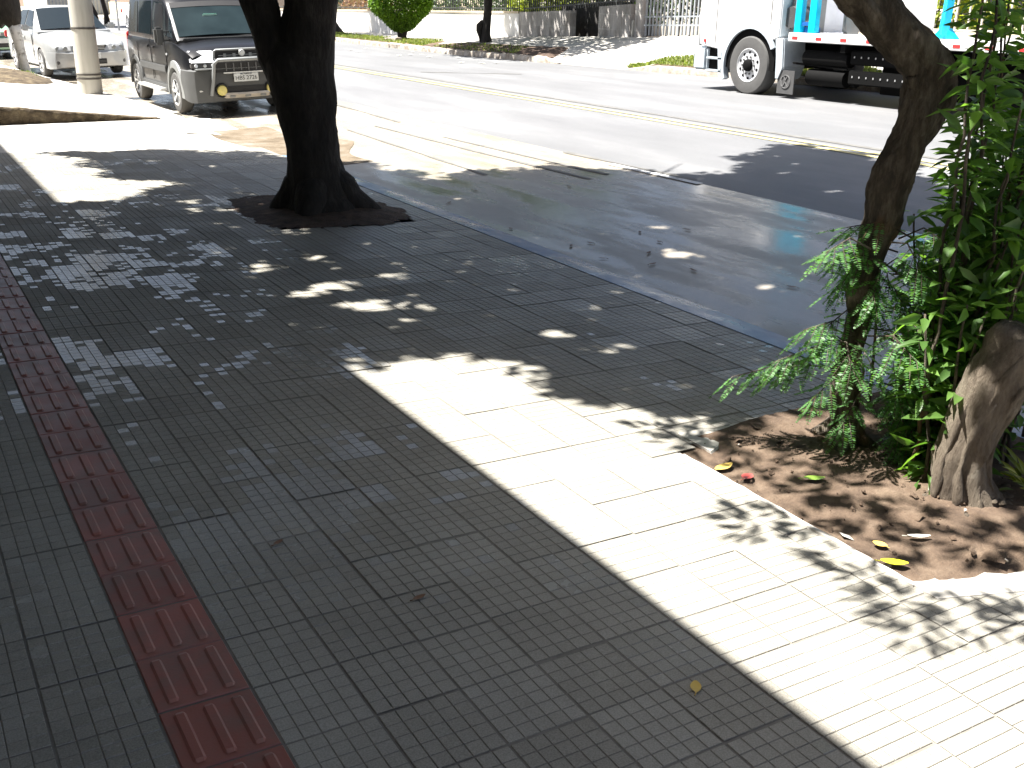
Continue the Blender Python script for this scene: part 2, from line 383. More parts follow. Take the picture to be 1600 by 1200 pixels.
def blob(lv, c, r, k, L, Wd, seedshade=(0, 1), shell=.45, flat=.8, shape='diamond', lump=.18):
    u = RNG.normal(size=(k, 3)); u /= np.linalg.norm(u, axis=1)[:, None]
    rad = shell + (1 - shell) * RNG.random(k) ** .6
    lumps = 1 + lump * (np.sin(u[:, 0] * 5 + c[0]) + np.sin(u[:, 1] * 6 + c[1]) + np.sin(u[:, 2] * 5.5)) / 1.6
    p = np.array(c) + u * np.array(r) * (rad * lumps)[:, None]
    lv.scatter(p, u + rdirs(k, flat) * .9, L * RNG.uniform(.7, 1.25, k), Wd * RNG.uniform(.7, 1.25, k), shade=RNG.uniform(*seedshade, k), shape=shape)

# ------------------------------------------------------------------ terrain
TAN = math.tan(math.radians(2.0))
WY = [-20, 5, 22, 24.5, 26.5, 28, 31, 32.3, 36, 42, 47, 120]; WZ = [.9, .9, .79, .68, .62, .57, .46, .41, .22, .19, .2, .2]
def zrf(y): return min(.17, max(0, .14 - (y - 17) * .0117))
def xk(y): return 4.3 if y < 17 else 4.3 - (y - 17) * .088
def xf(y): return 15.6 if y < 45 else 15.6 - (y - 45) * .075
def zroad(x, y):
    k = zrf(y); return float(np.interp(x, [4.3, 7, 9.8, 13.4, 15.6], [-.215, -.09, .035, k * .75, k]))
def zk(y): return zrf(y) + float(np.interp(y, [18.5, 19.9, 20.2, 23.6, 24.3], [.14, .14, .02, .02, .14]))
def zfar(x, y):
    t = min(1, max(0, (x - 15.75) / 3.25)); return zk(y) * (1 - t) + float(np.interp(y, WY, WZ)) * t
def zwalk(x): return -TAN * x

def grid(name, xs, ys, zf, mat, kind='structure', smooth=True):
    mb = MB(); n = len(ys)
    for i, fx in enumerate(xs):
        for y in ys:
            x = fx(y) if callable(fx) else fx
            mb.v.append((x, y, zf(x, y)))
    for i in range(len(xs) - 1):
        for j in range(n - 1):
            mb.f.append((i * n + j, (i + 1) * n + j, (i + 1) * n + j + 1, i * n + j + 1)); mb.mi.append(0)
    o = mb.build(name, mat, smooth='all', fix=False); tag(o, kind=kind); return o

def ground_z(x, y):
    if x < 4.4: return -.42 if x > -3 else -.1
    if x < 15.9: return zroad(min(x, 15.6), y) - .25
    return (zfar(min(max(x, 15.75), 19), y) - .35) if x < 18.7 else float(np.interp(y, WY, WZ)) - .03
YS = [-300, -100, -40, -20, -8] + list(np.arange(-4, 50, 1.0)) + [55, 60, 66, 72, 80, 90, 100, 120, 200, 400]
grid('ground', [-400, -60, -12, -1.5, 4, 4.5, 8, 12, 15.5, 16, 18.6, 19.2, 24, 40, 80, 400], YS, ground_z, 'soil')
RYS = [-60, -40, -20, -10] + list(np.arange(-6, 50, .5)) + list(np.arange(50, 130, 2.))
def lerpx(t): return lambda y: xk(y) * (1 - t) + xf(y) * t
def zr2(x, y):
    e = 4.3 + (x - xk(y)) / (xf(y) - xk(y)) * 11.3
    return zroad(e, y)
T0 = (7.15 - 4.3) / 11.3
grid('gutter_lane', [lerpx(t) for t in np.linspace(0, T0, 7)], RYS, zr2, 'gutter_concrete')
grid('street', [lerpx(t) for t in np.linspace(T0, 1, 12)], RYS, zr2, 'asphalt')
# thin painted and tarred lines on the street
def strip(name, pts, w, mat, lift=.005, mat_kind='structure', ragged=0.):
    mb = MB(); rg = random.Random(len(pts)); P = []
    for (x0, y0), (x1, y1) in zip(pts[:-1], pts[1:]):
        k = max(1, int(math.hypot(x1 - x0, y1 - y0) / .4))
        P += [(x0 + (x1 - x0) * i / k, y0 + (y1 - y0) * i / k) for i in range(k)]
    P.append(pts[-1]); vs = []
    for i, (x, y) in enumerate(P):
        a, b = P[max(0, i - 1)], P[min(len(P) - 1, i + 1)]; d = Vector((b[0] - a[0], b[1] - a[1])).normalized()
        ww = w / 2 * (1 + ragged * rg.uniform(-1, 1)); n = Vector((-d.y, d.x)) * ww
        for s in (1, -1):
            X, Y = x + n.x * s, y + n.y * s; vs.append((X, Y, zr2(X, Y) + lift))
    mb.add(vs, [(2 * i, 2 * i + 1, 2 * i + 3, 2 * i + 2) for i in range(len(P) - 1)])
    o = mb.build(name, mat, fix=False); tag(o, kind=mat_kind); return o
def lane(x, y0=-30, y1=110): 
    return [(x - (max(0, y - 30) * .05), y) for y in np.arange(y0, y1, 6.)]
strip('yellow_line', lane(9.70), .085, 'yellow_paint', ragged=.15); strip('yellow_line', lane(9.90), .085, 'yellow_paint', ragged=.15)
strip('tar_line', lane(10.16), .10, 'tar_line', ragged=.3)
strip('tar_line', [(6.30, 14.2), (6.33, 11), (6.40, 8.9)], .05, 'tar_line', .006, ragged=.4)
strip('tar_line', [(5.83, 14.1), (5.70, 11), (5.65, 9.8)], .045, 'tar_line', .006, ragged=.4)
strip('tar_line', [(6.58, 12.6), (6.66, 9.6), (6.70, 9.0)], .06, 'tar_line', .006, ragged=.4)
strip('tar_line', [(6.86, 17), (6.75, 14.3)], .05, 'tar_line', .006, ragged=.4)
strip('tar_line', [(7.15, 10.5), (7.22, 8.2)], .06, 'tar_line', .006, ragged=.5)
strip('white_line', [(7.08, 9.5), (7.12, 8.0)], .09, 'white_paint', .008)
strip('tar_line', [(10.9, 22), (12.6, 20.4)], .09, 'tar_line', .006, ragged=.5)

# ------------------------------------------------------------------ near pavement
PITX, PITY, X0, Y0 = .2365, .2465, .884, 1.980
def in_bed(x, y):
    if 2.66 < x < 3.86 and 7.86 < y < 9.34: return True
    return x > 2.665 and 1.80 - .33 * (x - 2.67) < y < 3.02 - .0 * x + .08 * math.sin(x * 9)
def pavement():
    from mathutils import noise as nz
    V = []; F = []; MI = []; TV = []; nv = 0
    rg = random.Random(5)
    bm_v = []; bm_f = []
    ncell = 5
    for i in range(-8, 15):
        x0 = X0 + i * PITX
        if i == -2: continue                      # the red tactile column
        colj = rg.uniform(-.006, .006)
        for j in range(-13, 44):
            y0 = Y0 + j * PITY + colj + rg.uniform(-.004, .004)
            if x0 > 4.1: continue
            tone = min(1, max(0, rg.gauss(.5, .10))); pol = rg.random()
            tr = rg.gauss(0, .16); pol = .92 - .44 * min(1, max(0, (x0 - 1.2) / 2.4)) + rg.gauss(0, .05); thr = .20 + .22 * max(0, 3.2 - y0) / 3 + (.40 if x0 > 1.9 else 0) - .05 * (x0 < .4)
            if rg.random() < .02: tone = .2
            cl = lambda a, m: max(-m, min(m, a)); dz = cl(rg.gauss(0, .0009), .0011); tx = cl(rg.gauss(0, .004), .006); ty = cl(rg.gauss(0, .005), .008)
            cx, cy = x0 + PITX / 2, y0 + PITY / 2
            g = .0026                             # joint half width
            cw = (PITX - 2 * g) / ncell; ch = (PITY - 2 * g) / ncell
            wear = rg.random()
            for a in range(ncell):
                for b in range(ncell):
                    xa, ya = x0 + g + a * cw, y0 + g + b * ch
                    mx, my = xa + cw / 2, ya + ch / 2
                    if in_bed(mx, my) or xa + cw > 4.163: continue
                    fr = min(1, max(0, (y0 - 3.4) / 1.2)) * min(1, max(0, (x0 - 1.2) / 1.2)); gx, gy = .0024 + .0010 * fr, .0019 + .0006 * wear + .0010 * fr
                    H = .0019
                    q = []
                    ctone = min(1, max(0, tone + rg.gauss(0, .06))); gv = .8 * nz.noise(Vector((mx * 1.3, my * .9, 3.1))) + .45 * nz.noise(Vector((mx * 6, my * 5, 7.7))) + tr + rg.gauss(0, .13); cpol = rg.uniform(.10, .24) if gv > thr else pol
                    for (X, Y, zz, sh) in ((xa + gx * .35, ya + gy * .35, -H, 0), (xa + cw - gx * .35, ya + gy * .35, -H, 0), (xa + cw - gx * .35, ya + ch - gy * .35, -H, 0), (xa + gx * .35, ya + ch - gy * .35, -H, 0),
                                           (xa + gx, ya + gy, 0, 0), (xa + cw - gx, ya + gy, 0, 0), (xa + cw - gx, ya + ch - gy, 0, 0), (xa + gx, ya + ch - gy, 0, 0)):
                        V.append((X, Y, zwalk(X) + dz + (X - cx) * tx + (Y - cy) * ty + zz)); TV.append((ctone, cpol, wear, 1))
                    for f in ((4, 5, 6, 7), (0, 1, 5, 4), (1, 2, 6, 5), (2, 3, 7, 6), (3, 0, 4, 7)): F.append(tuple(k + nv for k in f)); MI.append(0)
                    nv += 8
    # mortar bed under the cells
    nx, ny = 200, 500
    xs = np.linspace(-1.05, 4.17, nx); ys = np.linspace(-1.3, 12.85, ny); b = nv
    for x in xs:
        for y in ys: V.append((x, y, zwalk(x) - .0037)); TV.append((.3, .9, 0, 1))
    for i in range(nx - 1):
        for j in range(ny - 1):
            mx, my = (xs[i] + xs[i + 1]) / 2, (ys[j] + ys[j + 1]) / 2
            if in_bed(mx, my) or in_bed(mx, my - .02) and in_bed(mx + .03, my): continue
            F.append((b + i * ny + j, b + (i + 1) * ny + j, b + (i + 1) * ny + j + 1, b + i * ny + j + 1)); MI.append(1)
    me = D.meshes.new('pavement'); me.from_pydata(V, [], F); me.materials.append(M['paving_tile']); me.materials.append(M['mortar'])
    me.polygons.foreach_set('material_index', MI)
    a = me.color_attributes.new('tv', 'FLOAT_COLOR', 'POINT'); a.data.foreach_set('color', np.array(TV, np.float32).ravel())
    o = D.objects.new('pavement', me); COL.objects.link(o); tag(o, kind='structure')
pavement()
def tactile():
    mb = MB(); rg = random.Random(3); x0 = X0 - 2 * PITX
    for j in range(-13, 43):
        y0 = Y0 + j * PITY + .006; v = rg.random(); mb.val = (v, 0, 0, 1); dz = rg.gauss(0, .001) + .001
        g = .0035; z = lambda x: zwalk(x) + dz
        xa, xb, ya, yb = x0 + g, x0 + PITX - g, y0 + g, y0 + PITY - g
        mb.add([(xa, ya, z(xa) - .004), (xb, ya, z(xb) - .004), (xb, yb, z(xb) - .004), (xa, yb, z(xa) - .004),
                (xa + .003, ya + .003, z(xa)), (xb - .003, ya + .003, z(xb)), (xb - .003, yb - .003, z(xb)), (xa + .003, yb - .003, z(xa))],
               [(4, 5, 6, 7), (0, 1, 5, 4), (1, 2, 6, 5), (2, 3, 7, 6), (3, 0, 4, 7)])
        for k in range(3):
            cx = x0 + PITX * (.2 + .3 * k); L0, L1 = ya + .018, yb - .018; hw = .016; hh = .0055
            prof = [(-hw, 0), (-hw * .6, hh), (hw * .6, hh), (hw, 0)]
            rings = []
            for yy, sc in ((L0, .25), (L0 + .012, 1), (L1 - .012, 1), (L1, .25)):
                rings.append([(cx + px * (.6 + .4 * sc), yy, z(cx) + .0004 + pz * sc) for px, pz in prof])
            mb.loft(rings, cap=False, closed=False)
    o = mb.build('tactile_path', 'tactile_red'); tag(o, kind='structure')
tactile()
# bright concrete beyond the tiles, and the driveway mouth
YC = list(np.arange(12.7, 16.3, .4))
def zdrive(x, y): return zwalk(x) - .006 - max(0, (x - 3.2)) * .05 * max(0, 1 - abs(y - 14.2) / 2.4)
grid('driveway', [-1.05, 0, 1, 2, 3, 3.6, 3.9, lambda y: 4.02 + .05 * math.sin(y * 2.1) + .06 * max(0, y - 14)], YC + [16.4, 17.2], zdrive, 'pale_concrete')
def zraised(x, y): return zwalk(x) + .20 * min(1, max(0, (3.5 - x) / 1.9)) - .004
def ybank(x): return 15.75 + .29 * (x - 1.5)
mottled('gutter_dirt', [(.3, (.07, .05, .028)), (.48, (.13, .10, .065)), (.6, (.15, .13, .10)), (.75, (.22, .20, .17))], 3.0, .9, .5, 30, .02)
grid('gutter_dirt', [3.6, 4.1, 4.4, 4.8, lambda y: 5.35 + .12 * math.sin(y * 3) - .22 * abs(y - 13)], list(np.arange(11.4, 15.3, .2)), lambda x, y: (zwalk(x) - .05) if x < 4.0 else (-.19 if x < 4.35 else zr2(x, y) + .006), 'gutter_dirt')
grid('driveway_apron', [3.7, 4.0, 4.3, 4.6], list(np.arange(14.6, 18.0, .3)), lambda x, y: (zwalk(x) - .012) if x < 3.9 else ((zwalk(x) - .03) if x < 4.2 else zr2(max(x, xk(y)), y) + .004 - .05 * (y > 17.3)), 'pale_concrete')
def upper():
    xs = [-1.05, 0, 1, 1.5, 1.9, 2.3, 2.7, 3.1, 3.5, 3.8]; mb = MB(); ts = [0, .15, 1, 2, 4, 7, 12, 20, 40]
    n = len(ts)
    for x in xs:
        for t in ts:
            y = ybank(x) + .12 + t; X = min(x, xk(y) - .13) if x < 3.7 else xk(y) - .13
            fall = max(0, 1 - t / 14); zz = zwalk(X) + (.20 * min(1, max(0, (3.5 - x) / 1.9))) * fall
            mb.v.append((X, y, zz))
    for i in range(len(xs) - 1):
        for j in range(n - 1): mb.f.append((i * n + j, (i + 1) * n + j, (i + 1) * n + j + 1, i * n + j + 1)); mb.mi.append(0)
    o = mb.build('upper_pavement', 'pale_concrete', smooth='all', fix=False); tag(o, kind='structure')
upper()
def bank():
    mb = MB(); rings = []
    rg = random.Random(9)
    for x in np.arange(-1.0, 3.85, .09):
        h = .24 * min(1, max(.02, (3.75 - x) / 2.2)); y = ybank(x); j = lambda s: rg.uniform(-s, s)
        z = zwalk(x)
        rings.append([(x, y - .03 + j(.02), z - .03), (x, y - .01 + j(.025), z + h * .3 + j(.012)), (x, y - .025 + j(.025), z + h * .6 + j(.012)), (x, y - .03 + j(.02), z + h * .93 + j(.01)), (x, y + .03, z + h * .99 + j(.008)), (x, y + .22, z + h * .9), (x, y + .25, z - .05)])
    mb.loft(rings); o = mb.build('earth_bank', 'bank_earth', smooth='all'); tag(o, kind='structure')
bank()
def kerb(name, ys, xa, xb, ztop, drop, mat, rag=0., seed=1):
    mb = MB(); rg = random.Random(seed); rings = []
    for y in ys:
        a, b = xa(y), xb(y); z = ztop(y); j = lambda: rg.uniform(-rag, rag)
        if a < b: prof = [(a, z - .35), (a, z + j() * .3), (b - .05, z - .006 + j()), (b - .015 + j(), z - .03), (b + j(), z - drop), (b, z - .35)]
        else: prof = [(a, z - .35), (a, z + j() * .3), (b + .04, z - .004 + j()), (b + .01 + j(), z - .02), (b + j(), z - drop), (b, z - .35)]
        rings.append([(x, y, zz) for x, zz in prof])
    mb.loft(rings); o = mb.build(name, mat, smooth=True); tag(o, kind='structure'); return o
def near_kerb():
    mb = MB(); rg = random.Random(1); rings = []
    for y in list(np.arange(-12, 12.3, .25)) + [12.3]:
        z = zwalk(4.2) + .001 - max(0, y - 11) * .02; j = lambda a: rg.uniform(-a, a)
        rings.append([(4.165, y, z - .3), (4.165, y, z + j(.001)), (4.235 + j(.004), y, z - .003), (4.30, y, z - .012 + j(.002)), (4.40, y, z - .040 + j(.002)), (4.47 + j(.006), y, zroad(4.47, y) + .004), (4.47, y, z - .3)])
    mb.loft(rings); o = mb.build('kerb', 'kerb_sky_tint', smooth=True); tag(o, kind='structure')
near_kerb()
kerb('kerb', list(np.arange(17.2, 60, .6)), lambda y: xk(y) - .13, lambda y: xk(y) + .02, lambda y: zwalk(4.1) + .01, .07, 'pale_concrete', .004)
# far side
FY = [-40, -20, -8] + list(np.arange(-4, 48, .5)) + [50, 56, 64, 75, 90, 110, 125]
def xfar(d): return lambda y: xf(y) + d
def zfar2(x, y): return zfar(x - xf(y) + 15.6, y)
grid('far_pavement', [xfar(.14), xfar(.5), xfar(1.0), xfar(1.7), xfar(2.5), xfar(3.42)], FY, zfar2, 'pale_concrete')
kerb('far_kerb', [-40, -20] + list(np.arange(-4, 20.3, .5)) + [20.6, 21.5, 22.5, 23.4], lambda y: 15.75, lambda y: 15.6, lambda y: zk(y) + .002, .13, 'far_kerb_stone', .008, 2)
kerb('far_kerb', list(np.arange(23.6, 34, .12)), lambda y: 15.78, lambda y: 15.6, lambda y: zk(y) + .01, .13, 'far_kerb_stone', .03, 4)
kerb('far_kerb', list(np.arange(34, 60, .8)) + [80, 110], lambda y: xf(y) + .15, lambda y: xf(y), lambda y: zk(y) + .002, .13, 'far_kerb_stone', .008, 5)
def verge(name, y0, y1, d0, d1, mat, lift=.012, taper=1.0):
    mb = MB(); rg = random.Random(int(y0)); rings = []
    for y in np.arange(y0, y1 + .01, .5):
        e = min(1, (y - y0) / taper + .08, (y1 - y) / taper + .08); w = (d1 - d0) * e * rg.uniform(.92, 1.05)
        rings.append([(xf(y) + d0, y, zfar2(xf(y) + d0, y) + lift), (xf(y) + d0 + w * .5, y, zfar2(xf(y) + d0 + w * .5, y) + lift + .03 * e), (xf(y) + d0 + w, y, zfar2(xf(y) + d0 + w, y) + lift * .3)])
    mb.loft(rings, cap=False, closed=False); o = mb.build(name, mat, fix=False, smooth='all'); tag(o, kind='structure'); return o
verge('verge_soil', 31.5, 58, .16, 1.55, 'soil'); verge('verge_soil', 24.1, 32, .17, 1.5, 'dark_and_shaded_soil', .02); verge('verge_soil', 13.2, 20.8, .16, 1.5, 'soil', taper=2.2); verge('verge_soil', -6, 13.6, .16, 2.6, 'dark_and_shaded_soil')  # last stretch, beyond the truck, is coloured dark in place of cast shade
def grass():
    lv = Leaves()
    for (y0, y1, d1, k, t) in ((31.8, 58, 1.5, 9000, 1.0), (13, 20.7, 1.5, 6500, 2.0), (26, 31, 1.2, 500, .8)):
        y = RNG.uniform(y0, y1, k); d = .17 + RNG.random(k) * (d1 - .17) * np.minimum(1, np.minimum((y - y0) / t + .1, (y1 - y) / t + .1))
        x = np.array([xf(a) for a in y]) + d; z = np.array([zfar2(a, b) for a, b in zip(x, y)]) + .01
        dr = RNG.normal(size=(k, 3)) * .5; dr[:, 2] = 1
        lv.scatter(np.stack([x, y, z], 1), dr, RNG.uniform(.05, .12, k), .035)
    k = 700; y = RNG.uniform(23.4, 25.5, k); x = RNG.uniform(2.2, 3.1, k); dr = RNG.normal(size=(k, 3)) * .6; dr[:, 2] = 1
    lv.scatter(np.stack([x, y, zwalk(x) + .1], 1), dr, .08, .025)
    tag(lv.build('grass', 'grass_blade'), kind='stuff')
grass()

# ------------------------------------------------------------------ soil beds
def soilbed(name, xs, ys, inside, zf, mat, amp, seed):
    from mathutils import noise as nz
    mb = MB(); idx = {}
    for i, x in enumerate(xs):
        for j, y in enumerate(ys):
            h = nz.fractal(Vector((x * 7 + seed, y * 7, 0)), 1.1, 2.1, 4) * amp + max(0, nz.noise(Vector((x * 30, y * 30, seed)))) * amp * .9
            idx[i, j] = len(mb.v); mb.v.append((x, y, zf(x, y) + h))
    for i in range(len(xs) - 1):
        for j in range(len(ys) - 1):
            if inside((xs[i] + xs[i + 1]) / 2, (ys[j] + ys[j + 1]) / 2):
                mb.f.append((idx[i, j], idx[i + 1, j], idx[i + 1, j + 1], idx[i, j + 1])); mb.mi.append(0)
    o = mb.build(name, mat, fix=False, smooth='all'); tag(o, kind='structure'); return o
soilbed('soil_bed', np.arange(2.6, 4.2, .012), np.arange(1.2, 3.2, .012), lambda x, y: x > 2.67 and 1.72 - .33 * (x - 2.67) < y < 3.06, lambda x, y: zwalk(x) - .010 + .05 * max(0, min(1, (x - 2.75) / .5)) * max(0, min(1, (y - 1.80 + .33 * (x - 2.67)) / .25)) * max(.2, min(1, (4.2 - x) / .2)), 'soil', .007, 3)
def pit_r(x, y):
    from mathutils import noise as nz
    a = ((abs(x - 3.26) / .66) ** 3.2 + (abs(y - 8.62) / .80) ** 3.2) ** (1 / 3.2)
    return a + .10 * nz.noise(Vector((x * 4, y * 4, 1))) + .05 * nz.noise(Vector((x * 13, y * 13, 5)))
soilbed('soil_bed', np.arange(2.4, 4.1, .022), np.arange(7.5, 9.8, .022), lambda x, y: pit_r(x, y) < 1.06, lambda x, y: zwalk(x) + .012 - .018 * max(0, min(1, (pit_r(x, y) - .8) / .25)) + .085 * math.exp(-((x - 3.36) ** 2 + (y - 8.40) ** 2) / .20), 'dark_and_shaded_soil', .008, 8)
# thin mortar edging along the bed and a broken concrete strip behind it
def edging():
    mb = MB(); rings = []; rg = random.Random(2)
    for y in np.arange(1.78, 2.95, .05):
        x = 2.665; z = zwalk(x)
        rings.append([(x - .012, y, z - .03), (x - .010, y, z + .006 + rg.uniform(-.002, .002)), (x + .010 + rg.uniform(-.003, .003), y, z + .006), (x + .014, y, z - .03)])
    mb.loft(rings); o = mb.build('bed_edging', 'pale_concrete'); tag(o, kind='structure')
    mb = MB(); rings = []
    for x in np.arange(2.8, 4.12, .06):
        z = zwalk(x); y0 = 2.94 + .05 * math.sin(x * 13) + rg.uniform(-.02, .02)
        rings.append([(x, y0, z - .03), (x, y0 + .02, z + .003 + rg.uniform(-.001, .002)), (x, y0 + .10, z + .004 + rg.uniform(-.001, .002)), (x, 3.10 + rg.uniform(-.03, .03), z + .002), (x, 3.16, z - .03)])
    mb.loft(rings); o = mb.build('concrete_patch', 'pale_concrete', smooth=True); tag(o, kind='structure')
    mb = MB(); rings = []
    for x in np.arange(2.66, 4.12, .06):
        z = zwalk(x); y1 = 1.82 - .33 * (x - 2.67)
        rings.append([(x, y1 - .14 + rg.uniform(-.01, .01), z - .03), (x, y1 - .13, z + .004), (x, y1 - .03, z + .007 + rg.uniform(-.003, .004)), (x, y1 + rg.uniform(-.015, .015), z - .004), (x, y1 + .01, z - .04)])
    mb.loft(rings); o = mb.build('concrete_patch', 'pale_concrete', smooth=True); tag(o, kind='structure')
edging()
def clods():
    mb = MB(); rg = random.Random(12)
    for k in range(230):
        x = rg.uniform(2.69, 4.0); y = rg.uniform(1.82 - .33 * (x - 2.67), 3.0); r = abs(rg.gauss(.0015, .003)) + .0018
        z = zwalk(x) - .004 + .05 * max(0, min(1, (x - 2.75) / .5)) + r * .3
        q = Quaternion((rg.random(), rg.random(), rg.random(), rg.random())).to_matrix() if True else None
        q = Quaternion(Vector((rg.gauss(0, 1), rg.gauss(0, 1), rg.gauss(0, 1), rg.gauss(0, 1))).normalized()).to_matrix()
        vs = [q @ Vector(v) * r * rg.uniform(.7, 1.3) + Vector((x, y, z)) for v in ((1, 0, 0), (-1, 0, 0), (0, 1, 0), (0, -1, 0), (0, 0, 1), (0, 0, -1))]
        mb.add(vs, [(0, 2, 4), (2, 1, 4), (1, 3, 4), (3, 0, 4), (2, 0, 5), (1, 2, 5), (3, 1, 5), (0, 3, 5)], 1 if rg.random() < .05 else 0)
    o = mb.build('pebbles', ['soil', 'pale_concrete'], fix=False); tag(o, kind='stuff')
clods()

# ------------------------------------------------------------------ street trees on the near pavement
def arc(p, d, n, step, bend=(0, 0, 0), jit=.1, rg=random):
    p = Vector(p); d = Vector(d).normalized(); out = [p.copy()]
    for i in range(n):
        d = (d + Vector(bend) + Vector((rg.gauss(0, jit), rg.gauss(0, jit), rg.gauss(0, jit * .6)))).normalized(); p = p + d * step; out.append(p.copy())
    return out
def canopy(lv, poly, holes, k, z0, z1, centre, spread, L, Wd, grow=0., edge=.25):
    """leaves filling the crown; the sampled outline is the crown's own outline seen along the sun"""
    P = np.array(poly); lo, hi = P.min(0), P.max(0); got = 0
    while got < k:
        m = 6000; x = RNG.uniform(lo[0] - edge, hi[0] + edge, m); y = RNG.uniform(lo[1] - edge, hi[1] + edge, m)
        jx = x + np.sin(y * 7.3 + x * 2) * edge * .5 + RNG.normal(0, edge * .3, m); jy = y + np.sin(x * 6.1 - y) * edge * .5 + RNG.normal(0, edge * .3, m)
        ok = inpoly(poly, jx, jy)
        for hx, hy, rx, ry in holes: ok &= ((x - hx) / (rx + grow)) ** 2 + ((y - hy) / (ry + grow)) ** 2 > 1
        x, y = x[ok], y[ok]; n = len(x)
        u = RNG.random(n); dist = np.clip(np.hypot(x - centre[0], y - centre[1]) / spread, 0, 1)
        z = z0 + (z1 - z0) * (1 - dist ** 2 * .55) * u ** .8
        z += .25 * np.sin(x * 2.3) * np.cos(y * 2.1)
        pos = np.stack([x - SHX * z, y - SHY * z, z + RNG.uniform(-.05, .05, n) + 0], 1)
        d = rdirs(n, .35)
        lv.scatter(pos, d, L * RNG.uniform(.7, 1.2, n), Wd * RNG.uniform(.7, 1.2, n)); got += n

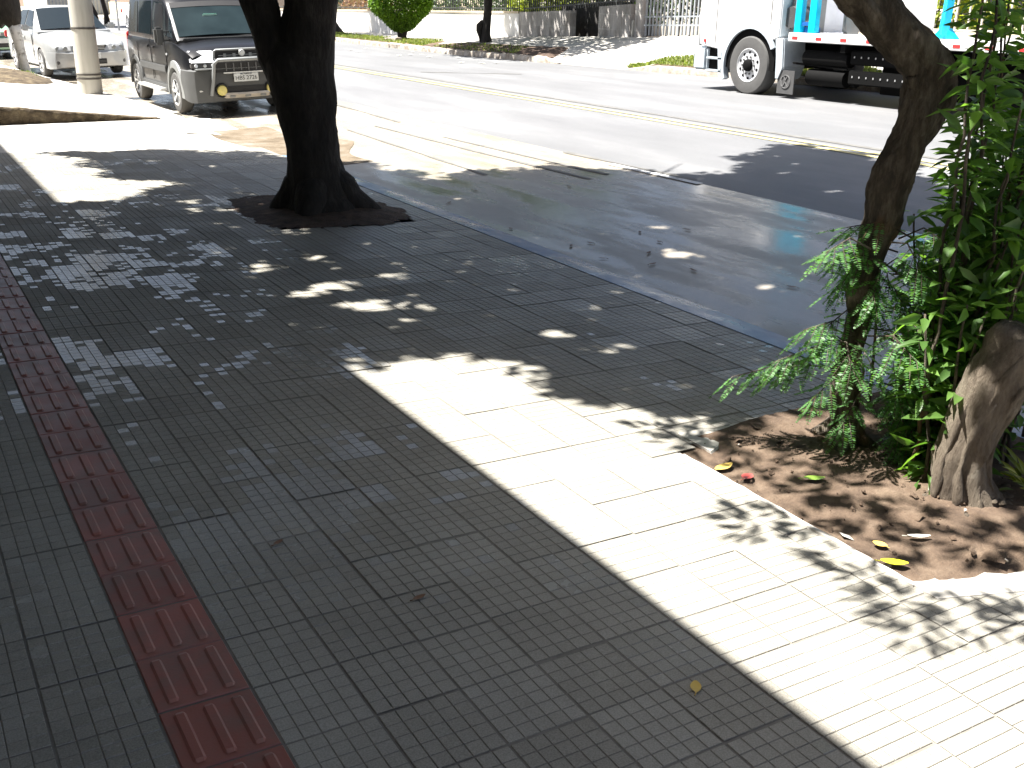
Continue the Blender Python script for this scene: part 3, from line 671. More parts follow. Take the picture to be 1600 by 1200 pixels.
def tree_by_van():
    t = empty('street_tree', (3.25, 8.45, -.12), 'thick dark forked tree trunk standing in a square of bare soil before the black van', 'tree')
    t.location = (0, 0, 0)
    mb = MB()
    body = [(3.256, 8.447, -.17, .42), (3.25, 8.45, -.08, .345), (3.240, 8.457, .02, .285), (3.224, 8.466, .173, .247), (3.213, 8.473, .335, .228), (3.204, 8.479, .495, .222), (3.188, 8.488, .652, .228), (3.177, 8.495, .86, .252), (3.154, 8.509, 1.013, .272), (3.135, 8.52, 1.15, .27), (3.125, 8.53, 1.28, .19), (3.12, 8.53, 1.38, .03)]
    def smoothpath(b, sub=3):
        out = []
        for a, c in zip(b[:-1], b[1:]):
            for s in range(sub): out.append(tuple(p + (q - p) * s / sub for p, q in zip(a, c)))
        out.append(b[-1]); return out
    sp = smoothpath(body); mb.tube([q[:3] for q in sp], [q[3] for q in sp], 40, .018, 4, ridge=.035)
    for ang, ln, r in ((-.50, .30, .12), (2.6, .16, .12), (.8, .2, .12), (4.0, .12, .12)):
        d = Vector((math.cos(ang), math.sin(ang), 0)); p0 = Vector((3.25, 8.45, .10))
        mb.tube([p0 + d * .10 + Vector((0, 0, .16)), p0 + d * .16 + Vector((0, 0, .02)), p0 + d * .25 + Vector((0, 0, -.12)), p0 + d * (.30 + ln * .4) + Vector((0, 0, -.20)), p0 + d * (.30 + ln) + Vector((0, 0, -.28))], [r * .7, r * 1.25, r * 1.2, r * .8, .03], 16, .02, int(ang * 10), ridge=.02)
    left = smoothpath([(3.13, 8.52, .50, .05), (3.075, 8.55, .85, .15), (2.99, 8.605, 1.18, .155), (2.93, 8.645, 1.409, .140), (2.885, 8.67, 1.603, .142), (2.78, 8.72, 2.0, .14), (2.62, 8.85, 2.6, .12), (2.5, 9.0, 3.2, .10)])
    mb.tube([q[:3] for q in left], [q[3] for q in left], 22, .02, 6, ridge=.04)
    right = smoothpath([(3.19, 8.485, .40, .06), (3.195, 8.482, .85, .21), (3.205, 8.48, 1.315, .228), (3.222, 8.467, 1.414, .219), (3.25, 8.45, 1.61, .214), (3.33, 8.4, 2.0, .20), (3.5, 8.35, 2.6, .17), (3.6, 8.2, 3.2, .14)])
    mb.tube([q[:3] for q in right], [q[3] for q in right], 28, .02, 8, ridge=.04)
    roughen(mb, .018, 7, 1., .5); mb.build('trunk', 'bark_dark', t, smooth='all')
    bb = MB(); rg = random.Random(3)
    for st, r0, ds in (((2.5, 9.0, 3.15), .095, [(-.4, .6, .6), (.2, .9, .5), (-.5, .0, .9), (.1, .2, 1)]), ((3.6, 8.2, 3.15), .13, [(1, .2, .7), (.6, -.8, .6), (.2, .4, 1), (.9, .8, .7), (-.3, -.7, .9)])):
        for d in ds:
            p = arc(st, d, 7, .42, (0, 0, .02), .10, rg); bb.tube(p, [r0 * .6 * (1 - i / 8.5) + .008 for i in range(len(p))], 9, .05, 1)
            for q in range(2, 7):
                dd = Vector(d) + Vector((rg.gauss(0, .9), rg.gauss(0, .9), rg.gauss(.1, .4)))
                p2 = arc(p[q], dd, 4, .3, (0, 0, .0), .15, rg); bb.tube(p2, [.022 * (1 - i / 5.) + .004 for i in range(len(p2))], 6)
    bb.build('branches', 'bark_dark', t, smooth='all')
    lv = Leaves()
    poly = [(1.8, 12.7), (2.6, 12.85), (3.6, 12.4), (4.1, 12.0), (4.8, 11.2), (5.0, 9.9), (5.9, 10.0), (6.6, 9.6), (7.2, 8.35), (8.0, 8.3), (8.5, 8.8), (9.2, 9.2), (9.7, 8.9), (9.6, 7.7), (8.9, 6.6), (8.3, 5), (7.8, 3.6), (6.5, 3.1), (4.2, 3.0), (3.0, 3.1), (2.84, 3.55), (2.7, 3.98), (2.52, 4.45), (2.1, 4.68), (1.70, 4.76), (1.2, 5), (1, 8), (1.3, 9.3), (2.0, 9.75), (2.5, 10.15), (2.35, 10.6), (1.95, 11.2), (2.05, 11.9)]
    holes = [(2.24, 8.9, .09, .22), (2.27, 8.3, .07, .15), (2.09, 6.7, .12, .18), (2.29, 6.05, .17, .16), (2.10, 5.9, .12, .1), (2.81, 6.2, .12, .13), (2.66, 5.4, .09, .14), (3.29, 5.85, .09, .1), (3.09, 4.65, .13, .12), (3.25, 4.28, .14, .1), (2.34, 5.55, .17, .16), (1.8, 5.3, .1, .12), (3.37, 6.95, .08, .12), (3.48, 6.4, .08, .1), (2.54, 6.9, .08, .16), (2.67, 7.8, .1, .14), (2.45, 5.2, .1, .1),
             (2.6, 6.6, .05, .12), (2.0, 7.3, .06, .13), (3.0, 6.5, .06, .1), (2.3, 7.6, .05, .15), (3.9, 5.3, .09, .12), (3.6, 5.0, .07, .1), (5.56, 6.75, .14, .2), (5.1, 6.05, .16, .22), (5.04, 5.0, .10, .2), (5.4, 5.3, .06, .2), (5.42, 11.2, .1, .2), (8.25, 7.95, .14, .1), (7.87, 6.95, .17, .1), (8.6, 8.2, .15, .08), (7.6, 7.3, .12, .08), (4.8, 8.9, .1, .12), (6.3, 8.3, .1, .1), (2.3, 9.3, .1, .14), (2.9, 9.6, .12, .1), (3.1, 11.4, .1, .12), (2.6, 11.9, .12, .1), (3.6, 10.9, .1, .1)]
    rh = random.Random(77)
    for k in range(46):
        hx, hy = rh.gauss(2.45, .38), rh.gauss(5.95, .42)
        holes.append((hx, hy, rh.uniform(.025, .075), rh.uniform(.03, .085)))
    for k in range(26): holes.append((rh.uniform(1.9, 3.1), rh.uniform(7.6, 10), rh.uniform(.02, .06), rh.uniform(.04, .12)))
    for k in range(14): holes.append((rh.gauss(3.2, .3), rh.gauss(4.7, .3), rh.uniform(.02, .07), rh.uniform(.02, .06)))
    for k in range(12): holes.append((rh.gauss(3.6, .3), rh.gauss(6.3, .5), rh.uniform(.02, .05), rh.uniform(.02, .05)))
    canopy(lv, poly, holes, 72000, 3.2, 7.2, (6, 7.5), 5.5, .15, .095, grow=.0)
    lv.build('crown', 'leaf_canopy', t)
tree_by_van()

def tree_right():
    t = empty('leaning_tree', (0, 0, 0), 'gnarled brown tree with a sharply kinked trunk rising from the soil bed', 'tree')
    pts = [(3.365, 2.695, -.16, .075), (3.356, 2.70, -.059, .060), (3.342, 2.709, .057, .053), (3.333, 2.714, .172, .049), (3.334, 2.714, .284, .046), (3.346, 2.707, .449, .046), (3.344, 2.708, .583, .049), (3.348, 2.705, .662, .055), (3.363, 2.696, .766, .058), (3.379, 2.686, .868, .068), (3.389, 2.681, .968, .073), (3.404, 2.671, 1.066, .072), (3.429, 2.656, 1.164, .075), (3.453, 2.641, 1.235, .080), (3.469, 2.632, 1.306, .085), (3.470, 2.631, 1.376, .088), (3.448, 2.644, 1.444, .088), (3.392, 2.679, 1.511, .085), (3.321, 2.722, 1.577, .081), (3.229, 2.778, 1.663, .076), (3.08, 2.86, 1.80, .07), (2.9, 2.95, 1.98, .066), (2.75, 3.0, 2.3, .06), (2.7, 3.02, 2.7, .055), (2.75, 3.0, 3.1, .045)]
    sp = []
    for a, c in zip(pts[:-1], pts[1:]):
        for s in range(5): sp.append(tuple(p + (q - p) * s / 5 for p, q in zip(a, c)))
    mb = MB(); mb.tube([q[:3] for q in sp], [q[3] for q in sp], 44, .02, 14, ridge=.085)
    # knotted bark ribs following the trunk
    rg = random.Random(4)
    for k in range(5):
        a0 = k * 1.3; line = []; rr = []
        for i, q in enumerate(sp[20:100:5]):
            a = a0 + i * .09; line.append((q[0] + math.cos(a) * q[3] * .9, q[1] + math.sin(a) * q[3] * .9, q[2])); rr.append(.010 + .006 * math.sin(i * 1.7 + k))
        mb.tube(line, rr, 7, .2, k)
    for ang in (-2.6, -1.2, .4, 2.0):
        d = Vector((math.cos(ang), math.sin(ang), 0)); p0 = Vector((3.36, 2.70, -.03))
        mb.tube([p0 + d * .03 + Vector((0, 0, .04)), p0 + d * .07 + Vector((0, 0, -.02)), p0 + d * .15 + Vector((0, 0, -.075)), p0 + d * .24 + Vector((0, 0, -.11))], [.04, .034, .022, .008], 9, .1, 2)
    roughen(mb, .020, 12, 3., .45); mb.build('trunk', 'bark_brown', t, smooth='all')
    bb = MB()
    tips = [((2.9, 2.95, 1.98), (-1, .2, .9)), ((2.72, 3.0, 2.5), (-.7, -.7, .5)), ((2.75, 3.0, 3.0), (.3, .2, 1)), ((2.75, 3.0, 3.05), (.9, -.3, .7)), ((2.75, 3.0, 2.9), (-.2, .9, .6)), ((2.72, 3.0, 2.6), (.7, -.9, .5)), ((2.75, 3.0, 3.05), (.6, .9, .6))]
    for p0, d in tips:
        p = arc(p0, d, 6, .3, (0, 0, .03), .12, rg); bb.tube(p, [.034 * (1 - i / 7.) + .005 for i in range(len(p))], 8)
    bb.build('branches', 'bark_brown', t, smooth='all')
    lv = Leaves()
    # sprays whose shade dapples the bed and the lit paving beside it
    for gx, gy, r, k, z in ((2.50, 2.40, .10, 26, 2.4), (2.62, 2.30, .10, 22, 2.5), (2.45, 2.33, .07, 14, 2.3), (2.57, 2.05, .08, 16, 2.5), (2.55, 1.92, .06, 8, 2.5), (2.50, 1.75, .11, 28, 2.6), (2.44, 1.64, .10, 18, 2.7), (2.62, 1.60, .12, 26, 2.6), (2.8, 1.5, .13, 30, 2.6), (2.95, 1.45, .14, 30, 2.5),
                            (2.84, 2.46, .08, 26, 2.6), (2.98, 2.42, .12, 46, 2.6), (2.88, 2.22, .10, 34, 2.6), (3.0, 2.12, .10, 36, 2.7), (2.78, 2.72, .06, 18, 2.5), (2.82, 2.0, .05, 14, 2.6), (3.05, 1.85, .10, 34, 2.6), (3.2, 1.8, .12, 40, 2.6), (3.3, 1.62, .12, 40, 2.6), (2.74, 3.06, .08, 22, 2.5), (2.70, 3.25, .08, 22, 2.5), (2.88, 3.18, .12, 40, 2.5), (3.15, 3.2, .12, 30, 2.6), (3.1, 2.7, .12, 40, 2.6)):
        a = RNG.uniform(0, 6.28, k); q = r * np.sqrt(RNG.random(k)); zz = z + RNG.uniform(-.25, .25, k)
        pos = np.stack([gx + np.cos(a) * q - SHX * zz, gy + np.sin(a) * q - SHY * zz, zz], 1)
        lv.scatter(pos, np.stack([np.cos(a), np.sin(a), RNG.normal(-.2, .3, k)], 1), RNG.uniform(.07, .12, k), RNG.uniform(.025, .04, k), shape='lance', droop=.2)
    poly = [(3.5, 3.2), (4.2, 3.6), (5.6, 3.4), (6.2, 2.2), (5.8, .9), (4.6, .4), (3.6, .8), (3.35, 1.5), (3.5, 2.1), (3.5, 2.7)]
    holes = [(3.5, 2.35, .07, .07), (3.75, 2.6, .1, .1), (3.3, 2.0, .08, .08), (4.0, 2.3, .12, .1), (3.7, 2.0, .1, .07), (4.2, 2.8, .1, .12), (3.9, 1.7, .1, .1), (3.6, 2.9, .06, .08), (4.3, 2.0, .09, .1), (3.45, 1.7, .1, .08), (3.55, 1.45, .12, .06), (4.1, 3.1, .1, .08), (3.85, 2.2, .05, .05), (4.5, 2.5, .1, .1), (3.65, 2.75, .06, .06)]
    canopy(lv, poly, holes, 2700, 2.5, 4.4, (4.6, 2), 2.2, .15, .085, edge=.12)
    lv.build('crown', 'leaf_canopy', t)
tree_right()

def stump():
    t = empty('tree_stump', (0, 0, 0), 'thick sunlit broken-off grey stump leaning right in the soil bed', 'stump')
    pts = [(3.39, 2.10, -.18, .165), (3.366, 2.112, -.117, .136), (3.342, 2.129, -.023, .106), (3.334, 2.135, .064, .097), (3.34, 2.13, .14, .096), (3.353, 2.122, .212, .099), (3.369, 2.112, .281, .104), (3.388, 2.10, .351, .109), (3.408, 2.088, .41, .112), (3.43, 2.075, .462, .114), (3.45, 2.063, .53, .114), (3.465, 2.054, .565, .085), (3.47, 2.05, .585, .04)]
    sp = []
    for a, c in zip(pts[:-1], pts[1:]):
        for s in range(3): sp.append(tuple(p + (q - p) * s / 3 for p, q in zip(a, c)))
    mb = MB(); mb.tube([q[:3] for q in sp], [q[3] for q in sp], 44, .022, 21, ridge=.10)
    for k, (a0, tw) in enumerate(((3.6, .02), (4.3, .03), (5.0, -.01), (2.9, .02), (1.2, .02))):      # raised veins of bark and trapped mud
        line = []; rr = []
        for i, q in enumerate(sp[3:34:2]):
            a = a0 + i * tw; line.append((q[0] + math.cos(a) * q[3] * .96, q[1] + math.sin(a) * q[3] * .96, q[2])); rr.append(.014 + .007 * math.sin(i * 1.3 + k * 2))
        mb.tube(line, rr, 7, .3, k)
    roughen(mb, .013, 14, 5., .5); mb.build('wood', 'bark_grey', t, smooth='all')
    fl = MB(); rg = random.Random(6)
    for k in range(16):                                           # crumbling root crown at the foot
        a = rg.uniform(2.4, 6.2); r = rg.uniform(.10, .19); p = Vector((3.37 + math.cos(a) * r, 2.11 + math.sin(a) * r, -.11 + rg.uniform(0, .05) * (1.2 - (r - .1) * 8)))
        w = rg.uniform(.014, .026); d = Vector((math.cos(a + rg.uniform(-.8, .8)), math.sin(a), rg.uniform(-.2, .5)))
        fl.tube([p - d * w * 1.3, p - d * w * .5, p + d * w * .5, p + d * w * 1.3], [w * .25, w * .8, w * .7, w * .2], 8, .25, k, squash=.6)
    split_build(fl, 'bark_flake', 'bark_grey', t, smooth='all')
stump()
def dead_stem():
    t = MB(); rg = random.Random(8)
    t.tube([(3.6, 2.62, -.15), (3.59, 2.627, -.05), (3.6, 2.62, .05), (3.615, 2.61, .15), (3.63, 2.60, .24), (3.645, 2.595, .33), (3.65, 2.59, .36)], [.055, .034, .031, .033, .031, .026, .012], 14, .08, 3, ridge=.08)
    for k in range(6): t.tube([(3.645, 2.595, .30), (3.65 + rg.uniform(-.03, .03), 2.59 + rg.uniform(-.03, .03), .37 + rg.uniform(0, .05))], [.009, .002], 5)
    tag(t.build('dead_stem', 'dead_wood', smooth='all'), 'slim snapped brown dead stem between the kinked tree and the stump', 'dead stem')
dead_stem()

def shrub():
    """leafy shrub with whorls of pointed leaves behind the kinked trunk"""
    t = empty('leafy_shrub', (0, 0, 0), 'dense shrub of pointed green leaves filling the right edge behind the stump', 'shrub')
    st = MB(); lv = Leaves(); rg = random.Random(31)
    stems = []
    for k in range(175):
        by = rg.uniform(2.2, 2.9); q = rg.uniform(1.36, 1.84) if k % 2 else rg.uniform(1.36, 1.56); bx = .06 + q * by
        if bx > 4.2 or bx < 3.3: continue
        h = rg.uniform(.55, 1.32) * (1 if q > 1.46 else .78)
        tall = k % 15 in (0, 7) and q > 1.375
        if tall: h = rg.uniform(1.4, 2.05)
        out = rg.uniform(-.02, .20) * (0 if tall else 1); stems.append((bx, by, h, out * .8 + rg.gauss(0, .05), -out * .5 + rg.gauss(0, .05)))
    for bx, by, h, dx, dy in stems:
        n = int(h / .085); pts = []
        for i in range(n + 1):
            f = i / n; pts.append(Vector((bx + dx * f ** 1.4 + rg.gauss(0, .008), by + dy * f ** 1.4 + rg.gauss(0, .008), -.13 + (h + .1) * f)))
        st.tube(pts, [.008 * (1 - .7 * i / n) + .0015 for i in range(n + 1)], 6)
        for i in range(int(n * .22), n + 1):
            k = rg.choice((4, 5, 6)) if i < n else 7; a0 = rg.uniform(0, 6.28); el = rg.uniform(-.35, .35)
            a = a0 + np.arange(k) * 2 * np.pi / k + RNG.normal(0, .25, k)
            d = np.stack([np.cos(a), np.sin(a), el + RNG.normal(0, .3, k)], 1)
            base = np.tile(np.array(pts[i]), (k, 1)) + d * RNG.uniform(.01, .05, k)[:, None]
            lv.scatter(base, d, RNG.uniform(.075, .125, k), RNG.uniform(.028, .043, k), fold=.16, shape='lance', droop=.28, shade=np.clip(RNG.normal(.45, .25, k), 0, 1))
    st.build('stems', 'bark_brown', t, smooth='all'); lv.build('leaves', 'leaf_shrub', t)
shrub()
def fern_plant():
    """feathery compound leaves around the foot of the kinked trunk"""
    t = empty('feathery_shrub', (0, 0, 0), 'feathery low shrub with drooping compound leaves wrapped around the kinked trunk', 'shrub')
    st = MB(); lv = Leaves(); rg = random.Random(17)
    heads = [((3.28, 2.68, .25), (2.92, 2.95, .20)), ((3.28, 2.7, .27), (3.05, 2.86, .22)), ((3.3, 2.66, .35), (3.12, 2.72, .36)), ((3.33, 2.64, .5), (3.18, 2.74, .42)), ((3.34, 2.66, .62), (3.24, 2.74, .60)), ((3.35, 2.65, .7), (3.32, 2.56, .62)), ((3.36, 2.66, .72), (3.22, 2.72, .74)),
             ((3.38, 2.62, .5), (3.42, 2.48, .45)), ((3.4, 2.62, .42), (3.5, 2.5, .36)), ((3.46, 2.6, .3), (3.45, 2.46, .2)), ((3.46, 2.55, .1), (3.44, 2.42, .02)), ((3.42, 2.52, .05), (3.42, 2.38, -.02)), ((3.44, 2.5, .16), (3.40, 2.38, .12)), ((3.46, 2.56, .3), (3.5, 2.42, .3)), ((3.36, 2.66, .66), (3.45, 2.56, .68)), ((3.42, 2.5, .0), (3.50, 2.40, -.04)), ((3.4, 2.6, .56), (3.52, 2.5, .55)), ((3.30, 2.7, .3), (3.0, 2.8, .30)), ((3.42, 2.52, .22), (3.34, 2.42, .10)),
             ((3.33, 2.66, .40), (3.12, 2.78, .42)), ((3.35, 2.64, .6), (3.40, 2.52, .52)), ((3.3, 2.68, .3), (3.10, 2.80, .26)), ((3.42, 2.54, .34), (3.46, 2.44, .22))]
    for k in range(34):
        if k % 3 == 2: a = Vector((rg.uniform(3.42, 3.52), rg.uniform(2.44, 2.58), rg.uniform(-.05, .26))); an = rg.uniform(3.4, 5.6); L = rg.uniform(.06, .13)
        else: a = Vector((rg.gauss(3.36, .07), rg.gauss(2.62, .07), rg.uniform(.18, .80))); an = rg.uniform(2.2, 5.4); L = rg.uniform(.12, .28)
        heads.append((tuple(a), (a.x + math.cos(an) * L, a.y + math.sin(an) * L, a.z + rg.uniform(-.16, .08))))
    for a, b in heads:
        a, b = Vector(a), Vector(b); mid = (a + b) / 2 + Vector((0, 0, .05))
        pts = [a, mid, b]; st.tube(pts, [.004, .003, .0018], 5)
        ax = (b - mid).normalized()
        for k in range(8):
            f = k / 7; root = mid.lerp(b, f * .95 + .05); side = -1 if k % 2 else 1
            w = Vector((0, 0, 1)).cross(ax).normalized() * side
            d = (ax * (.35 + .75 * f) + w * (1.1 - .75 * f) + Vector((0, 0, rg.uniform(-.95, .10)))).normalized()
            ln = rg.uniform(.095, .15); end = root + d * ln + Vector((0, 0, -.018))
            st.tube([root, end], [.0016, .0008], 4)
            m = 15; fr = np.linspace(.08, 1, m); base = np.array(root)[None] + (np.array(end) - np.array(root))[None] * fr[:, None]
            n2 = d.cross(Vector((0, 0, 1))).normalized()
            for s in (1, -1):
                dd = np.tile(np.array(n2 * s + d * .35), (m, 1)) + RNG.normal(0, .06, (m, 3))
                lv.scatter(base, dd, (.024 * np.sin(np.pi * (.18 + .74 * fr))), .0115, fold=.05, shade=np.clip(RNG.normal(.55, .2, m), 0, 1))
    for p in ([(3.36, 2.66, .0), (3.34, 2.64, .25), (3.3, 2.66, .36)], [(3.42, 2.5, -.12), (3.43, 2.53, .1), (3.44, 2.56, .34)], [(3.38, 2.62, .1), (3.38, 2.64, .4), (3.36, 2.66, .72)], [(3.3, 2.68, .15), (3.28, 2.69, .26)]):
        st.tube(p, .006, 6)
    st.build('stems', 'bark_brown', t, smooth='all'); lv.build('leaves', 'leaf_fern', t)
fern_plant()
def small_weeds():
    lv = Leaves(); rg = random.Random(5)
    for (x, y, k, L) in ((3.58, 1.98, 26, .09), (3.585, 1.985, 20, .08), (3.59, 1.975, 20, .09)):
        a = RNG.uniform(0, 6.28, k); d = np.stack([np.cos(a), np.sin(a), RNG.uniform(.2, 1.2, k)], 1)
        lv.scatter(np.tile([x, y, -.08], (k, 1)) + d * RNG.uniform(0, .09, k)[:, None], d, L, .02, shape='lance', droop=.3)
    tag(lv.build('young_plant', 'leaf_yellow'), 'small yellow-green seedling at the right edge beside the stump foot', 'plant')
small_weeds()

# fallen leaves and a flower, each a thing of its own
def fallen(name, x, y, L, Wd, rot, mat, label, cat='leaf', group='fallen leaves', z=None, curl=.12):
    mb = MB(); n = 7; P = []
    for i in range(n):
        f = i / (n - 1); w = Wd / 2 * math.sin(math.pi * (.06 + .9 * f)) ** .8
        for s, dz in ((-1, .22), (0, 0), (1, .18)): P.append((f * L - L / 2, s * w, abs(s) * w * dz + curl * L * (f - .5) ** 2 * 2 + .004))
    fs = [(3 * i + k, 3 * i + 3 + k, 3 * i + 4 + k, 3 * i + 1 + k) for i in range(n - 1) for k in (0, 1)]
    mb.add(P, fs); mb.tube([(-L / 2, 0, .005), (-L * .72, .004, .004)], .0016, 5)
    o = mb.build(name, mat, smooth='all', fix=False)
    o.location = (x, y, (zwalk(x) + .003) if z is None else z); o.rotation_euler = (0, 0, rot); tag(o, label, cat, group)
    return o
bz = lambda x: zwalk(x) - .008 + .05 * max(0, min(1, (x - 2.75) / .5)) + .008
fallen('fallen_leaf', 2.715, 1.905, .088, .042, -.75, 'fallen_yellow', 'large yellow-green leaf lying at the edge of the soil bed nearest the paving', z=bz(2.715) + .006)
fallen('fallen_leaf', 2.93, 1.98, .08, .024, -.55, 'fallen_white', 'pale whitish leaf lying on the soil behind the big yellow leaf', z=bz(2.93))
fallen('fallen_leaf', 2.955, 2.49, .085, .04, -.5, 'fallen_green', 'bright green leaf in the dark shade on the soil left of the trunks', z=bz(2.955))
fallen('fallen_leaf', 2.757, 2.648, .06, .045, .3, 'fallen_red', 'small reddish leaf on the soil near the far corner of the bed', z=bz(2.757))
fallen('fallen_leaf', 2.735, 2.76, .10, .045, .15, 'fallen_ochre', 'dull ochre leaf at the far left corner of the soil bed', z=bz(2.735))
fallen('fallen_leaf', 2.78, 2.02, .05, .035, 1.9, 'fallen_ochre', 'small curled beige leaf on the soil above the big yellow leaf', z=bz(2.78))
fallen('fallen_leaf', 1.673, 1.69, .05, .03, .9, 'fallen_ochre', 'lone yellow leaf lying on the shaded grey paving')
fallen('fallen_leaf', .96, 2.93, .04, .02, .5, 'fallen_brown', 'dry brown leaf scrap on shaded paving right of the red strip')
fallen('fallen_leaf', 1.22, 2.42, .045, .02, .2, 'fallen_brown', 'dark dry leaf scrap on shaded paving nearest the middle of the photo')
fallen('fallen_leaf', 3.40, 8.0, .07, .045, 1.4, 'fallen_white', 'pale leaf on dark soil in front of the forked tree trunk', z=-.10)
fallen('fallen_leaf', 3.66, 8.05, .05, .035, .4, 'fallen_white', 'pale leaf on dark soil to the right of the forked tree trunk', z=-.12)
fallen('fallen_leaf', 2.98, 8.25, .06, .03, .2, 'fallen_white', 'pale leaf on dark soil to the left of the forked tree trunk', z=-.08)
o = fallen('flower', 3.47, 2.33, .035, .03, .3, 'fallen_orange', 'small orange flower at the left foot of the grey stump', 'flower', None, z=.02)
def gutter_leaves():
    rg = random.Random(61)
    for k in range(16):
        y = rg.uniform(3.9, 9.6); x = 4.52 + abs(rg.gauss(0, .5)) if k < 10 else rg.uniform(4.8, 6.9)
        fallen('fallen_leaf', x, y, rg.uniform(.05, .09), rg.uniform(.02, .035), rg.uniform(0, 6), 'fallen_brown', 'small dark dry leaf lying on the shaded concrete gutter lane of the street', 'leaf', 'dry leaves on the shaded gutter lane', z=zr2(x, y) + .003)
gutter_leaves()
def litter():
    rg = random.Random(44); n = 0
    for (x0, x1, y0, y1, k) in ((11.5, 15.3, 24, 31, 16),):
        for i in range(k):
            x, y = rg.uniform(13.4, 15.4), rg.uniform(y0, 34); L = rg.uniform(.10, .22)
            fallen('paper_scrap', x, y, L, L * .7, rg.uniform(0, 6), 'fallen_white', 'pale scrap of litter scattered on the street below the far kerb', 'litter', 'litter scraps by the far kerb', z=zr2(x, y) + .004)
litter()

# ------------------------------------------------------------------ vehicles
def rebase(t, base):
    base = Vector(base); t.location = base
    for c in t.children: c.location = c.location - base
    return t
def text_mesh(name, body, size, mat, parent, mtx, extrude=.002):
    cu = D.curves.new(name, 'FONT'); cu.body = body; cu.size = size; cu.extrude = extrude; cu.align_x = 'CENTER'; cu.align_y = 'CENTER'
    o = D.objects.new(name, cu); COL.objects.link(o); bpy.context.view_layer.update()
    me = D.meshes.new_from_object(o.evaluated_get(bpy.context.evaluated_depsgraph_get())); D.objects.remove(o); D.curves.remove(cu)
    me.materials.clear(); me.materials.append(M[mat]); me.transform(mtx); me.name = name
    o = D.objects.new(name, me); COL.objects.link(o); o.parent = parent; return o
def facing_front(loc):           # text plane facing -y
    return Matrix.Translation(loc) @ Matrix.Rotation(math.pi / 2, 4, 'X')
def boolean_arches(o, arches, w, r, lining=1):
    for y, z in arches:
        mb = MB(); mb.lathe([(-w - .2, r), (w + .2, r)], 'x', (0, y, z), 40); n = 40
        mb.f += [tuple(range(n - 1, -1, -1)), tuple(range(n, 2 * n))]; mb.mi += [0, 0]
        c = mb.build('cutter', 'black_plastic'); m = o.modifiers.new('cut', 'BOOLEAN'); m.object = c; m.operation = 'DIFFERENCE'; m.solver = 'EXACT'
        bpy.context.view_layer.update()
        me = D.meshes.new_from_object(o.evaluated_get(bpy.context.evaluated_depsgraph_get())); o.modifiers.clear(); old = o.data; o.data = me; D.meshes.remove(old)
        D.objects.remove(c)
    me = o.data
    while len(me.materials) > 1: me.materials.pop()
    me.materials.append(M['black_plastic'])
    for p in me.polygons:
        p.material_index = 0
        for y, z in arches:
            if math.hypot(p.center.y - y, p.center.z - z) < r + .004 and abs(p.normal.x) < .6 and abs(p.center.x) < w - .002 and all(math.hypot(me.vertices[v].co.y - y, me.vertices[v].co.z - z) < r + .006 for v in p.vertices): p.material_index = 1
    try: me.set_sharp_from_angle(angle=math.radians(32))
    except Exception: pass
    return o
def body_ring(y, w, zb, zt, crown, lean=.955):
    zm = zb + (zt - zb) * .55
    h = [(w * .90, zb), (w * .985, zb + .05), (w, zm), (w * .99, zt - .10), (w * lean, zt - .03), (w * .86, zt), (w * .45, zt + crown * .8)]
    return [(-x, y, z) for x, z in h] + [(0, y, zt + crown)] + [(x, y, z) for x, z in reversed(h)]
class Cabin:
    """greenhouse whose sides lean in from belt to roof; gives glass panels lying proud of it"""
    def __init__(s, st): s.st = sorted(st)          # (y, z_belt, half width at belt, z_roof, half width at roof)
    def at(s, y):
        a = [q[0] for q in s.st]; return [float(np.interp(y, a, [q[i] for q in s.st])) for i in range(1, 5)]
    def shell(s):
        mb = MB(); rings = []
        for y, zb, wb, zr, wr in s.st:
            d = max(.0, min(.05, (zr - zb) * .3))
            h = [(wb, zb - .03), (wb, zb), (wr + .012, zr - d), (wr - .03, zr - d * .12), (wr * .6, zr + d * .35)]
            rings.append([(-x, y, z) for x, z in h] + [(0, y, zr + d * .5)] + [(x, y, z) for x, z in reversed(h)])
        mb.loft(rings); return mb
    def side(s, poly, sgn, off=.006, mb=None):
        mb = mb or MB(); vs = []
        for o in (off, off - .02):
            for y, z in poly:
                zb, wb, zr, wr = s.at(y); t = (z - zb) / max(.001, zr - zb); vs.append((sgn * (wb + (wr - wb) * t + o), y, z))
        n = len(poly); mb.add(vs, [tuple(range(n)), tuple(range(2 * n - 1, n - 1, -1))] + [(i, (i + 1) % n, n + (i + 1) % n, n + i) for i in range(n)]); return mb
def screen(y0, z0, w0, y1, z1, w1, off, bow=.05, n=8):
    """bowed glass between bottom (y0,z0) and top (y1,z1), pushed out along its normal"""
    d = Vector((0, y1 - y0, z1 - z0)); nn = Vector((0, -d.z, d.y)).normalized()
    if nn.z < 0: nn = -nn
    mb = MB(); rings = []
    for f in (0, .25, .5, .75, 1):
        row = []
        for i in range(n + 1):
            u = -1 + 2 * i / n; w = w0 + (w1 - w0) * f
            p = Vector((u * w, y0 + d.y * f, z0 + d.z * f)) + nn * (off - bow * u * u); row.append(p)
        rings.append(row)
    mb.loft(rings, cap=False, closed=False); return mb
